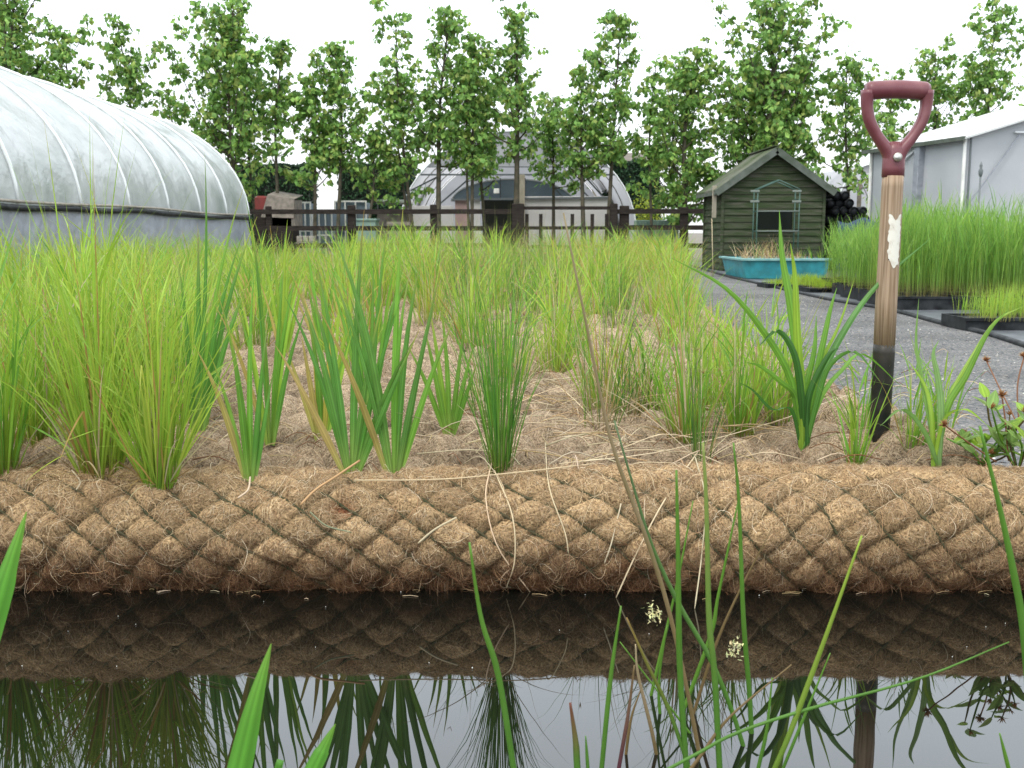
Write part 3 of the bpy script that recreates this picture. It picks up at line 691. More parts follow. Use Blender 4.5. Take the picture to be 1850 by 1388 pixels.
# leafy weed with brown seed heads at the right end
def leafy(px, py, label, n, h, sp, rng):
    B = MB(); b0 = foot(px, py)
    for i in range(n):
        a = rng.uniform(0, 6.28); lean = rng.uniform(.1, sp); H_ = h * rng.uniform(.5, 1); d = Vector((math.cos(a) * math.sin(lean), math.sin(a) * math.sin(lean), math.cos(lean)))
        tip = d * H_; bend = Vector((rng.uniform(-.02, .02), rng.uniform(-.02, .02), 0)); pts = smooth_path([(0, 0, -.01), d * H_ * .5 + bend, tip], 6)
        sc = jit(rng.choice((MG, MG, (.16, .12, .05)))); B.tube(pts, [.0018] * 6 + [.001], 5, sc)
        if rng.random() < .35:
            for k in range(14):
                blade(B, tip, rng.uniform(0, 6.28), rng.uniform(.3, 1.6), .011, .0035, 0, (RED, (.24, .10, .03), (.24, .12, .05)), seg=2)
        for k in range(3):
            q = pts[rng.randrange(2, 7)]; az = rng.uniform(0, 6.28)
            c = jit(rng.choice((YG, (.20, .34, .09), (.26, .38, .13)))); L_ = rng.uniform(.025, .05)
            blade(B, q, az, rng.uniform(.5, 1.4), L_, L_ * .55, .5, (c, c, c), seg=5, fold=.2, plane=Vector((-math.sin(az), math.cos(az), 0)))
    return put(B, 'leafy_weed', label, 'weed', b0, m='blade')
rg = random.Random(8)
leafy(1775, 822, 'leafy weed with rounded green leaves at the right end of the roll', 11, .085, 1.1, rg)
leafy(1840, 832, 'second leafy weed with taller stems and pale leaves at the right picture edge', 9, .15, .8, rg)
def seedhead(pl, Y0, Y1, label):
    t = thing('seed_stalk', label, 'seed head', (0, 0, 0)); n_ = len(pl)
    pts = smooth_path([at(px, py, Y0 + (Y1 - Y0) * i / (n_ - 1)) for i, (px, py) in enumerate(pl)], 10); b = pts[0].copy(); t.location = b
    B = MB(); B.tube([p - b for p in pts], .0014, 5, (.17, .075, .035)); B.build('stalk', M['straw'], t, True, True)
    B = MB()
    for k in range(34): blade(B, pts[-1] - b, random.uniform(0, 6.28), random.uniform(.2, 1.9), .012, .004, 0, (RED, (.20, .08, .03), TAN), seg=2)
    B.build('seed_head', M['straw'], t, True, True)
seedhead([(1822, 833), (1816, 760), (1810, 715)], 1.78, 1.80, 'dark brown stalk with a ragged seed head above the leafy weed')
seedhead([(1800, 835), (1750, 800), (1706, 768)], 1.76, 1.74, 'reddish seed stalk leaning left over the coir by the pale bur-reed')
seedhead([(1850, 790), (1810, 710), (1782, 652)], 1.95, 2.1, 'thin pale stalk with brown seed head against the gravel')
seedhead([(1842, 780), (1838, 700), (1850, 645)], 1.9, 1.95, 'curved pale stalk with rusty seed head at the right picture edge')
# white scraps
for (px, py, s_, lb) in ((1718, 757, .020, 'larger white plastic scrap lying beside the pale bur-reed'), (1832, 800, .012, 'small white pebble beside the right-hand weeds')):
    B = MB(); p = foot(px, py); rr_ = random.Random(px)
    B.box((0, 0, .006), (s_, s_ * .5, s_ * .55), rz=.5, rx=.4, ry=.3, bev=.003); o = B.build('white_scrap' if s_ > .015 else 'white_pebble', M['white']); o.location = p + Vector((0, .03, .004)); tag(o, lb, 'scrap' if s_ > .015 else 'pebble')

# ------------------------------------------------------------------ dead stems draped over the roll
def on_roll(px, py, rr=RR + .019):
    d = ray(px, py); ay, az = -RY, CH - RZ; a_ = d.y ** 2 + d.z ** 2; b_ = ay * d.y + az * d.z; c_ = ay * ay + az * az - rr * rr; q = b_ * b_ - a_ * c_
    if q > 0:
        t_ = (-b_ - math.sqrt(q)) / a_; p = Vector((d.x * t_, d.y * t_, CH + d.z * t_))
        if p.z > -.005: return p
    return onz(px, py, M_Z + .012) if py < 900 else onz(px, py, 0)
def dry(pl, Ya, Yb, label, r=.0011, col=STR):
    pts = []
    for i, (px, py) in enumerate(pl):
        pts.append(on_roll(px, py))
    pts = smooth_path(pts, 18); b = pts[0].copy(); B = MB(); B.tube([p - b for p in pts], [r] * 18 + [r * .6], 5, jit(col))
    o = B.build('dry_stem', M['straw'], None, True, True); o.location = b; tag(o, label, 'dry stem')
wy = lambda px, py: onz(px, py, 0).y
random.seed(2)
dry([(900, 800), (885, 850), (878, 905), (900, 990), (960, 1073)], 1.76, wy(960, 1073), 'long pale dead stem curving from the front rush down into the water')
dry([(893, 850), (925, 930), (930, 1010), (915, 1062)], 1.72, wy(915, 1062) - .0, 'thin dead stem hanging just right of the long curved one')
dry([(985, 800), (992, 880), (1020, 960), (1027, 1000)], 1.80, 1.625, 'dead stem hanging alone on the netting right of the front rush')
dry([(1122, 910), (1105, 980), (1092, 1018)], 1.64, 1.62, 'short white straw caught low on the netting left of the long brown stem', .0012)
dry([(1262, 815), (1200, 905), (1150, 1000), (1113, 1080)], 1.78, wy(1113, 1080), 'long dead stem slanting left and touching the water', .0013)
dry([(1256, 826), (1274, 900), (1268, 1000), (1255, 1100)], 1.74, wy(1255, 1100), 'dead stem hanging straight down into the water below the thin rush', .0013)
dry([(650, 832), (605, 862), (570, 885), (543, 912)], 1.74, 1.655, 'orange-brown bare root trailing left from the spreading blue-green iris', .0020, (.42, .27, .13))
dry([(825, 935), (785, 957), (755, 982)], 1.635, 1.62, 'short stubby straw stuck in the netting below the big iris fan', .0018)
dry([(640, 868), (800, 866), (950, 852), (1075, 838)], 1.70, 1.74, 'long grey straw lying level along the crest of the roll')
dry([(1010, 838), (1200, 815), (1400, 762), (1500, 725), (1690, 662)], 1.72, 1.86, 'very long pale straw slanting up past the bur-reed and spade', .0010)
dry([(452, 862), (448, 885), (430, 900)], 1.70, 1.655, 'short white root below the small front iris fan', .0016)
dry([(560, 925), (590, 950), (635, 962)], 1.63, 1.625, 'green-grey twine loop under the hollow in the roll', .0012, (.16, .17, .10))
dry([(130, 850), (145, 870), (138, 885)], 1.70, 1.66, 'tiny pale root beneath the largest reed clump', .0012)
# straw litter
B = MB(); random.seed(12)
for i in range(140):
    px = random.gauss(1040, 190); py = random.uniform(690, 836); p = foot(px, py); a = random.uniform(0, 6.28); L_ = random.uniform(.04, .2)
    d = Vector((math.cos(a), math.sin(a) * .7, 0)); c = jit(random.choice((STR, STR, TAN)))
    B.tube(smooth_path([p - d * L_ / 2 + Vector((0, 0, random.uniform(.003, .014))), p + Vector((random.uniform(-.015, .015), 0, random.uniform(.01, .03))), p + d * L_ / 2 + Vector((0, 0, random.uniform(.0, .02)))], 6), random.uniform(.0006, .0012), 4, c)
for i in range(260):
    px = random.uniform(200, 1800); py = random.uniform(640, 836); p = foot(px, py); a = random.uniform(0, 6.28); L_ = random.uniform(.03, .12)
    d = Vector((math.cos(a), math.sin(a) * .7, 0)); c = jit(random.choice((STR, TAN, RED)))
    B.tube(smooth_path([p - d * L_ / 2 + Vector((0, 0, .004)), p + Vector((0, 0, .016)), p + d * L_ / 2 + Vector((0, 0, .004))], 5), random.uniform(.0006, .0011), 4, c)
tag(B.build('straw_litter', M['straw'], None, True, True), 'tangle of dry straw scattered over the coir around the rushes', 'straw', kind='stuff')

# ------------------------------------------------------------------ plants standing in the water close to the lens
def stem_tube(B, pl, Y, r, c0, c1, dY=0):
    n_ = len(pl); pts = [at(px, py, Y + dY * i / (n_ - 1)) for i, (px, py) in enumerate(pl)]
    d = (pts[-1] - pts[-2]).normalized()
    if d.z > -.2: d = Vector((d.x, d.y, -.6)).normalized()
    t = (pts[-1].z + .03) / -d.z; pts.append(pts[-1] + d * t)
    sp = smooth_path(pts, 22); k = len(sp)
    b = sp[-1].copy(); b.z = 0
    B.tube(sp, [max(r * .35, r * 1.15 * min(1, .35 + 1.6 * i / k)) for i in range(k)], 6, [lerpc(c1, c0, min(1, i / k * 1.6)) for i in range(k)])
LG = (.105, .25, .04); BR = (.22, .155, .07)
rt = thing('waterside_rush', 'blurred rush in the near water with green and brown stems and two pale tufts', 'rush', onz(1265, 1388, 0))
near = [
    ([(1018, 385), (1060, 590), (1105, 800), (1165, 965), (1205, 1090), (1240, 1240), (1268, 1388)], 1.10, .0021, (.27, .20, .10), (.33, .27, .16)),
    ([(1122, 1095), (1104, 1219), (1087, 1388)], 1.0, .0022, LG, MG),
    ([(1132, 1116), (1167, 1195), (1208, 1282), (1245, 1388)], 1.05, .0019, LG, (.3, .2, .06)),
    ([(1110, 760), (1153, 908), (1181, 994), (1226, 1091), (1284, 1192), (1326, 1295), (1354, 1388)], 1.12, .0023, LG, (.13, .2, .09)),
    ([(1222, 850), (1225, 1000), (1228, 1200), (1240, 1388)], 1.05, .0028, LG, MG),
    ([(1270, 800), (1276, 908), (1281, 1116), (1291, 1219), (1300, 1388)], 1.0, .0027, LG, (.3, .36, .1)),
    ([(1325, 800), (1335, 908), (1343, 1116), (1354, 1254), (1361, 1388)], 1.15, .0025, LG, MG),
    ([(1335, 900), (1298, 1074), (1280, 1160), (1195, 1388)], 1.2, .0022, MG, MG),
    ([(1392, 960), (1333, 1074), (1291, 1171), (1250, 1300), (1225, 1388)], 1.2, .0018, BR, BR),
    ([(1557, 968), (1510, 1100), (1464, 1226), (1425, 1330), (1400, 1388)], .95, .0024, (.17, .28, .04), YG2),
    ([(1823, 1160), (1661, 1226), (1468, 1279), (1330, 1325), (1235, 1375)], .95, .0016, LG, LG),
    ([(1430, 1201), (1320, 1294), (1270, 1360), (1240, 1400)], 1.0, .0017, BR, BR),
    ([(1146, 1202), (1135, 1290), (1118, 1388)], 1.0, .0018, (.14, .05, .07), BR),
    ([(1148, 1164), (1153, 1219), (1178, 1323), (1190, 1388)], 1.1, .0018, BR, STR),
    ([(1160, 1240), (1140, 1300), (1128, 1388)], 1.1, .0015, BR, BR),
    ([(1120, 1160), (1250, 1330), (1290, 1388)], 1.15, .0016, MG, MG),
    ([(1205, 1130), (1190, 1250), (1205, 1388)], 1.2, .0018, LG, MG),
    ([(1395, 1225), (1385, 1320), (1370, 1388)], 1.0, .0018, LG, MG),
    ([(1500, 1180), (1455, 1290), (1415, 1388)], 1.05, .0016, LG, MG),
    ([(1252, 905), (1222, 1060), (1180, 1240), (1150, 1388)], 1.25, .0018, MG, MG),
]
for pl, Y, r, c0, c1 in near:
    B = MB(); stem_tube(B, pl, Y, r, c0, c1); b = Vector(rt.location)
    B.v = [tuple(Vector(v) - b) for v in B.v]; B.build('stem', M['blade'], rt, True, True)
for px, py, Y in ((1183, 1110, 1.04), (1328, 1174, 1.05)):
    B = MB(); q = at(px, py, Y) - Vector(rt.location)
    for k in range(60):
        c = jit((.42, .40, .20), .25); blade(B, q + Vector((random.gauss(0, .004), random.gauss(0, .003), random.gauss(0, .005))), random.uniform(0, 6.28), random.uniform(.3, 2.2), random.uniform(.003, .007), .0022, .3, (c, c, c), seg=2)
    B.build('flower_tuft', M['straw'], rt, True, True)
def water_stems(lst, label):
    b = None; t = None
    for pl, Y, r, c0, c1 in lst:
        B = MB(); stem_tube(B, pl, Y, r, c0, c1)
        if t is None: b = Vector(B.v[-1]); b.z = 0; t = thing('waterside_rush', label, 'rush', b)
        B.v = [tuple(Vector(v) - b) for v in B.v]; B.build('stem', M['blade'], t, True, True)
water_stems([([(848, 980), (869, 1116), (900, 1219), (928, 1388)], 1.0, .0027, LG, MG)], 'single green rush stem rising from the water left of the loose rush')
water_stems([([(1770, 770), (1804, 908), (1831, 1033), (1850, 1150), (1868, 1388)], 1.0, .0033, LG, MG)], 'bright green rush stem standing in the water at the far right')
water_stems([([(1030, 1270), (1040, 1340), (1043, 1388)], .95, .0028, LG, (.2, .07, .05)), ([(1058, 1330), (1062, 1388)], .95, .0015, LG, LG)], 'short red-tipped rush shoot in the open water between the left stem and loose rush')
water_stems([([(1806, 1325), (1822, 1388)], .95, .0018, MG, MG)], 'short green shoot in the bottom right corner of the water')
def big_blade(pl, Y, wd, label):
    pts = [at(px, py, Y) for px, py in pl]; d = (pts[0] - pts[1]).normalized(); t_ = (pts[0].z + .02) / max(.3, -d.z); pts = [pts[0] + d * t_] + pts
    b = pts[0].copy(); b.z = 0; sp = smooth_path(pts, 16); k = len(sp)
    B = MB(); B.ribbon([p - b for p in sp], [wd * (1 - (i / (k - 1)) ** 2.2) + .0008 for i in range(k)], Vector((1, .15, 0)), [lerpc((.10, .29, .04), (.18, .31, .05), (i / k) ** 4) for i in range(k)], .22)
    put(B, 'iris_shoot', label, 'iris shoot', b)
big_blade([(430, 1400), (460, 1270), (490, 1163)], .80, .021, 'broad bright iris blade rising from the water at bottom left of centre')
big_blade([(-14, 1130), (18, 1020), (48, 925)], .85, .020, 'iris blade entering at the left picture edge in front of the roll')
big_blade([(560, 1400), (585, 1350), (606, 1308)], .80, .014, 'narrow iris tip in the water right of the broad bright blade')
big_blade([(500, 1400), (503, 1388), (505, 1376)], .80, .006, 'tiny iris tip just showing at the bottom picture edge')

# ------------------------------------------------------------------ the planted bed behind (repeats)
random.seed(31)
protos = {
    'reed': [reed_clump(95, .43, .0046, .36, .05, (YG, YG2, MG), dead=.12).mesh('reed_clump', M['blade'], True, True) for _ in range(6)],
    'yellow': [reed_clump(80, .41, .0045, .38, .05, (YG2, YEL, YG, MG), dead=.22, foot=TAN).mesh('reed_clump', M['blade'], True, True) for _ in range(4)],
    'rush': [rush_clump(75, .42, .4, .06, dead=.28).mesh('rush_clump', M['blade'], True, True) for _ in range(4)],
    'iris': [iris_clump(10, .43, .013, .3, (MG, YG, MG), 0, dead=2).mesh('iris_plant', M['blade'], True, True) for _ in range(4)],
}
spots = []; cnt = {'reed': 0, 'yellow': 0, 'rush': 0, 'iris': 0}
tries = 0
while tries < 26000 and sum(cnt.values()) < 560:
    tries += 1
    Y = 2.0 + 10.3 * random.random() ** 1.15; x = random.uniform(max(-3.6, -.52 * Y), xr(Y) - .05)
    px = CX + F * x / Y
    sp = .15 + .018 * Y
    if Y < 2.35 and px > 330 and px < 1230: continue
    if Y < 2.1: continue
    if Y < 3.05 and 350 < px < 840: continue
    if Y < 2.6 and px < 340: sp = .15
    if Y < 3.2 and 840 < px < 1180: sp = .36
    if Y < 4.2 and 350 < px < 840: sp = .36
    elif Y < 5.6 and 480 < px < 1180: sp = .35
    if px > 1150 and Y < 4.6: sp = .36
    if any((x - a) ** 2 + (Y - b) ** 2 < sp * sp for a, b, _ in spots): continue
    u = random.random()
    if 800 < px < 1010: k = 'rush' if u < .62 else ('yellow' if u < .8 else 'reed')
    elif px < 470: k = 'reed' if u < .95 else 'iris'
    elif px <= 800: k = 'reed' if u < .45 else ('iris' if u < .72 else 'yellow')
    else: k = 'yellow' if u < .68 else ('reed' if u < .88 else 'rush')
    if k == 'reed' and cnt[k] >= 290: k = 'yellow'
    if cnt[k] >= 290: continue
    cnt[k] += 1; spots.append((x, Y, k))
ORDN = ['leftmost', 'second', 'third', 'fourth', 'fifth', 'sixth', 'seventh', 'eighth', 'ninth', 'tenth', 'eleventh', 'twelfth', 'thirteenth', 'fourteenth', 'fifteenth', 'sixteenth', 'seventeenth', 'eighteenth', 'nineteenth', 'twentieth'] + ['twenty-' + q for q in ('first', 'second', 'third', 'fourth', 'fifth', 'sixth', 'seventh', 'eighth', 'ninth')] + ['thirtieth', 'thirty-first', 'thirty-second', 'thirty-third']
WHAT = {'reed': ('fresh green reed clumps', 'reed clump'), 'yellow': ('yellowish fine reed clumps', 'reed clump'), 'rush': ('dull green rush tufts', 'rush'), 'iris': ('iris fans', 'iris plant')}
zones = {}
for x, Y, k in spots:
    px = CX + F * x / Y
    me = random.choice(protos[k]); o = bpy.data.objects.new(me.name.split('.')[0], me); link(o)
    sc = random.uniform(.66, 1.15)
    if px < 470: sc *= .95
    if k == 'yellow' and px > 1180: sc *= .95 if Y > 5 else .8
    if 440 < px < 620 and Y > 6: sc *= .8
    if px > 1130 and Y < 6.5: sc *= .84
    elif Y < 3.3 and px > 1010: sc *= .8
    wide = 1.0 + .04 * Y
    if 620 < px < 1230 and Y > 6: sc = max(sc, .8) * 1.12
    o.location = (x, Y, M_Z - .008); o.rotation_euler = (random.uniform(-.06, .06), random.uniform(-.08, .08), random.uniform(0, 6.28) if k != 'iris' else random.uniform(-.7, .7))
    o.scale = (sc * wide, sc * wide, sc)
    d = 'front' if Y < 3.2 else ('near' if Y < 5 else ('middle' if Y < 7.5 else ('far' if Y < 10 else 'rearmost')))
    c = 'left' if px < 250 else ('inner left' if px < 500 else ('left centre' if px < 760 else ('right centre' if px < 1010 else 'right')))
    zones.setdefault((k, c, d), []).append((px, o))
for (k, c, d), lst in zones.items():
    lst.sort(key=lambda q: q[0]); what, cat = WHAT[k]
    for i, (px, o) in enumerate(lst):
        nm = ORDN[min(i, len(ORDN) - 1)] + ('' if i == 0 else ' from left')
        if len(lst) == 1: lb = f'only one of the {what} in the {c} {d} bed'
        else: lb = f'{nm} of the {what}, {c} {d} bed'
        tag(o, lb, cat, f'{what} in the planted bed')
print('bed', cnt)

# ------------------------------------------------------------------ left polytunnel
def arc_pts(xc, zc, W, R, n=22):
    return [(xc + W * math.cos(PI * i / n), zc + R * math.sin(PI * i / n)) for i in range(n + 1)]
def left_tunnel():
    t = thing('polytunnel', 'large milky white polytunnel with grey skirt, on the left of the yard', 'polytunnel', (-6.85, 12, G))
    O = Vector((-6.85, 12, G)); W, R, zc = 2.4, 1.78, CH + .24; xc = -6.85; y0, y1 = 4.2, 18.0; hs = [18.0 - 1.4 * i for i in range(10)]
    na, ny = 44, 150; V = []
    for i in range(ny + 1):
        y = y0 + (y1 - y0) * i / ny; ph = ((18.0 - y) / 1.4) % 1.0; sag = .035 * math.sin(PI * ph)
        for j in range(na + 1):
            a = PI * j / na; k = 1 - sag * (.4 + .6 * math.sin(a)) - .004 * math.sin(y * 9 + a * 14) * math.sin(PI * ph)
            zo = .012 * math.sin(y * 1.1) + .008 * math.sin(y * 3.1)
            V.append((xc + W * math.cos(a) * k - O.x, y - O.y, zc + R * math.sin(a) * k + zo * (1 - math.sin(a)) - O.z))
    np_obj('film_cover', V, grid_faces(ny + 1, na + 1), M['film'], None, t)
    for y in hs:
        B = MB(); B.tube([(x - O.x, y - O.y, z - O.z) for x, z in arc_pts(xc, zc, W * 1.0 + .004, R * 1.0 + .004, 30)], .019, 8); B.build('hoop', M['hoop'], t, True)
    for sx in (1, -1):
        V = []
        for i in range(61):
            y = y0 + (y1 - y0) * i / 60; w_ = .02 * math.sin(y * 4) + .012 * math.sin(y * 11)
            zo = .012 * math.sin(y * 1.1) + .008 * math.sin(y * 3.1)
            V += [(sx * (W - .012 + .0 * w_), y - O.y, zc - .02 + zo - O.z), (sx * (W + .03 + w_), y - O.y, (zc + G) / 2 - O.z), (sx * (W + .0), y - O.y, 0)]
        np_obj('side_skirt', V, grid_faces(61, 3), M['filmlow'], None, t)
        B = MB(); B.tube([(sx * (W + .02), y0 + (y1 - y0) * i / 40 - O.y, zc - O.z - .005 + .012 * math.sin((y0 + (y1 - y0) * i / 40) * 1.1) + .008 * math.sin((y0 + (y1 - y0) * i / 40) * 3.1)) for i in range(41)], .028, 8); B.build('side_rail', M['black'], t, True)
        B = MB(); B.tube([(sx * (W + .03), y0 + (y1 - y0) * i / 40 - O.y, zc - O.z + .045 + .012 * math.sin((y0 + (y1 - y0) * i / 40) * 1.1)) for i in range(41)], .014, 8); B.build('batten', M['concrete'], t, True)
    for y, nm in ((y1 - .01, 'end_wall'), (y0 + .01, 'end_wall')):
        B = MB(); pts = [(x - O.x, y - O.y, z - O.z) for x, z in arc_pts(xc, zc, W - .02, R - .02, 24)]; pts = [(W - .02, y - O.y, .02)] + pts + [(-W + .02, y - O.y, .02)]; B.add(pts, [tuple(range(len(pts)))]); B.build(nm, M['film'], t)
left_tunnel()

# ------------------------------------------------------------------ centre polytunnel (end towards us)
def end_tunnel(px0, px1, pytop, Y, length, label, detail=True):
    xa, xb = xat(px0, Y), xat(px1, Y); xc = (xa + xb) / 2; W = (xb - xa) / 2; Ht = at(0, pytop, Y).z - G
    t = thing('polytunnel', label, 'polytunnel', (xc, Y, G)); R = Ht - .45
    def arc(k=1, n=26): return [(W, 0)] + [(W * math.cos(PI * i / n) * k, .45 + R * (max(0.0, math.sin(PI * i / n)) ** .92) * k) for i in range(n + 1)] + [(-W, 0)]
    A = arc(); V = [(x, length * i / 12, z) for i in range(13) for x, z in A]
    np_obj('film_cover', V, grid_faces(13, len(A)), M['filmfar'], None, t)
    for i in range(0, 5 if detail else 3):
        B = MB(); B.tube([(x, length * i / 4 + (-.02 if i == 0 else 0), z) for x, z in arc(.992)], .024 if i == 0 else .014, 8); B.build('hoop', M['hoop'] if i == 0 else M['concrete'], t, True)
    # far end wall and the smaller arch of blue-grey film seen inside
    B = MB(); pts = [(x, length - .02, z) for x, z in arc(.98)]; B.add(pts, [tuple(range(len(pts)))]); B.build('end_wall', M['filmfar'], t)
    # gable film above the tie bar
    zt = at(0, 316, Y).z - G
    B = MB(); pts = [(x, .01, z) for x, z in arc(.985) if z >= zt]; B.add(pts, [tuple(range(len(pts)))]); B.build('gable_film', M['filmfar'], t)
    def hw(z): return W * math.sqrt(max(0, 1 - ((z - .45) / R) ** 2)) if z > .45 else W
    for pyb in ((302, 316) if detail else (340,)):
        z = at(0, pyb, Y).z - G; B = MB(); B.bar((-hw(z), -.03, z), (hw(z), -.03, z), .05, .045 if pyb != 302 else .025); B.build('tie_bar', M['hoopdark'], t)
    if not detail: 
        B = MB(); B.bar((-W * .3, -.02, 0), (-W * .3, -.02, Ht * .8), .1, .1, (0, 1, 0)); B.build('post', M['greywood'], t); return
    def P(px, py): q = at(px, py, Y); return (q.x - xc, q.z - G)
    # inner arch
    ia = [P(812 + 228 * i / 18, 362) for i in range(19)]; cxp = (ia[0][0] + ia[-1][0]) / 2; iw = (ia[-1][0] - ia[0][0]) / 2; zb = ia[0][1]; ih = P(0, 318)[1] - zb - .02
    B = MB(); pts = [(cxp + iw * math.cos(PI * i / 20), 1.2, zb + ih * math.sin(PI * i / 20)) for i in range(21)]; B.add(pts, [tuple(range(21))]); B.build('inner_film', M['filmblue'], t)
    B = MB(); B.tube([(x, 1.17, z) for x, _, z in pts], .03, 8); B.build('inner_hoop', M['hoop'], t, True)
    for pa, pb in (((735, 345), (800, 312)), ((755, 400), (850, 318)), ((985, 318), (1040, 380)), ((1030, 318), (1090, 380)), ((1060, 318), (1110, 375))):
        a, b = P(*pa), P(*pb); B = MB(); B.bar((a[0], .5, a[1]), (b[0], .5, b[1]), .04, .04); B.build('brace', M['hoopdark'], t)
    def panel(px_a, py_a, px_b, py_b, yy, m, nm, th=.03):
        a, b = P(px_a, py_a), P(px_b, py_b); B = MB(); B.box(((a[0] + b[0]) / 2, yy, (a[1] + b[1]) / 2), (abs(b[0] - a[0]), th, abs(b[1] - a[1])), bev=.008); return B.build(nm, M[m], t)
    panel(948, 355, 1100, 450, .02, 'filmwhite', 'front_panel'); panel(822, 362, 848, 450, .03, 'pink', 'front_panel'); panel(849, 362, 868, 450, .02, 'filmwhite', 'front_panel')
    panel(740, 372, 820, 450, .04, 'filmwhite', 'front_panel'); panel(870, 360, 930, 450, .9, 'dark', 'doorway'); panel(936, 316, 948, 450, -.06, 'palewood', 'post', .12)
    panel(892, 341, 902, 350, -.05, 'white', 'notice')
    B = MB(); a, b = P(815, 361), P(1100, 357); B.bar((a[0], -.03, a[1]), (b[0], -.03, b[1]), .06, .05); B.build('crossbar', M['hoopdark'], t)
    panel(902, 318, 904, 358, 1.1, 'hoopdark', 'post'); panel(949, 318, 950.5, 358, 1.1, 'hoopdark', 'post')
end_tunnel(718, 1152, 235, 29.0, 9, 'big arched polytunnel with open end and tie bars beyond the fence, behind the middle trees')
end_tunnel(1500, 1640, 296, 31.0, 6, 'small grey polytunnel half hidden behind the shed, the black pile and the marquee', False)

# ------------------------------------------------------------------ marquee-like white building on the right
def marquee():
    c0 = Vector((7.72, 18.3, G)); t = thing('white_marquee', 'white sheeted building with pitched roof on the right behind the tall reeds', 'marquee', c0, 0)
    wd = Vector((-.203, .979, 0)); gd = Vector((.979, .203, 0)); L_, Wd = 2.96, 5.6; eh = 1.62 + CH - G; rise = .80
    wall = lambda a, b, ha, hb: [a, b, b + Vector((0, 0, hb)), a + Vector((0, 0, ha))]
    z0 = Vector((0, 0, 0)); a = z0; b = wd * L_
    V = []
    for i in range(25):
        for j in range(9):
            u = i / 24; V.append(a + (b - a) * u + Vector((0, 0, eh * j / 8)) - gd * (.025 * math.sin(u * 17) * math.sin(PI * j / 8)))
    np_obj('side_wall', V, grid_faces(25, 9), M['tent'], None, t)
    B = MB(); g0, g1 = z0, gd * Wd; B.add([g0, g1, g1 + Vector((0, 0, eh)), gd * Wd / 2 + Vector((0, 0, eh + rise)), g0 + Vector((0, 0, eh))], [(0, 1, 2, 3, 4)]); B.build('gable_wall', M['tent'], t)
    B = MB(); q = wd * L_; B.add([g0 + q, g1 + q, g1 + q + Vector((0, 0, eh)), gd * Wd / 2 + q + Vector((0, 0, eh + rise)), g0 + q + Vector((0, 0, eh))], [(4, 3, 2, 1, 0)]); B.build('gable_wall', M['tent'], t)
    B = MB(); B.add([g1, g1 + q, g1 + q + Vector((0, 0, eh)), g1 + Vector((0, 0, eh))], [(0, 1, 2, 3)]); B.build('side_wall', M['tent'], t)
    for s_ in (0, 1):
        B = MB(); dn = Vector((0, 0, -.035)); oh = .16; 
        e0 = (-gd * .12 if s_ == 0 else gd * (Wd + .12)) + Vector((0, 0, eh - .03)); r0 = gd * Wd / 2 + Vector((0, 0, eh + rise + .02)); n_ = 16; vs = []
        for i in range(n_ + 1):
            u = -oh / L_ + (1 + 2 * oh / L_) * i / n_; p = wd * L_ * u; w_ = .012 * (i % 2)
            vs += [e0 + p + Vector((0, 0, w_)), r0 + p + Vector((0, 0, w_)), r0 + p + dn, e0 + p + dn]
        fs = []
        for i in range(n_):
            k = i * 4
            for j in range(4): fs.append((k + j, k + (j + 1) % 4, k + 4 + (j + 1) % 4, k + 4 + j))
        fs += [(0, 1, 2, 3), tuple(n_ * 4 + j for j in (3, 2, 1, 0))]
        B.add(vs, fs); B.build('roof', M['tentroof'], t)
    def post(p, w_, m, h=None): B = MB(); h = h or eh; B.box(p + Vector((0, 0, h / 2)), (w_, w_, h), rz=.2, bev=.01); B.build('post', M[m], t)
    post(-gd * .03 - wd * .03, .05, 'white'); post(wd * 1.25 - gd * .05, .16, 'filmlow'); post(wd * 2.95 - gd * .03, .05, 'white'); post(gd * .06 - wd * .06, .035, 'hoopdark')
    B = MB(); B.bar(-wd * .05 + Vector((0, 0, eh * .45)), gd * 1.0 - wd * .05 + Vector((0, 0, eh * 1.02)), .018, .018); B.build('brace', M['filmlow'], t)
    B = MB(); B.bar(-gd * .04 + wd * 1.3 + Vector((0, 0, eh * .97)), -gd * .04 + wd * 2.1 + Vector((0, 0, eh * .82)), .03, .03); B.build('brace', M['hoop'], t)
    B = MB(); B.bar(gd * .9 - wd * .05 + Vector((0, 0, eh + .08)), gd * 2.6 - wd * .05 + Vector((0, 0, eh + .08)), .025, .025); B.build('brace', M['hoop'], t)
    B = MB(); B.bar(-gd * .13 + Vector((0, 0, eh - .05)) - wd * .15, -gd * .13 + wd * (L_ + .15) + Vector((0, 0, eh - .05)), .05, .07); B.build('gutter', M['trim'], t)
marquee()
# finial stake
p = onz(1765, 500, G); p = Vector((xat(1765, 11.5), 11.5, G)); t = thing('garden_stake', 'dark metal stake with twisted finial poking above the tall reeds', 'stake', p)
zt = at(1765, 292, 11.5).z - G; B = MB(); B.tube([(0, 0, 0), (0, 0, zt * .9)], .011, 8); B.build('rod', M['hoopdark'], t, True)
B = MB(); B.tube([(0, 0, zt * .88), (0, 0, zt * .90), (0, 0, zt * .93), (0, 0, zt * .95), (0, 0, zt * .97), (0, 0, zt)], [.006, .02, .026, .012, .017, .003], 10); B.build('finial', M['hoopdark'], t, True)

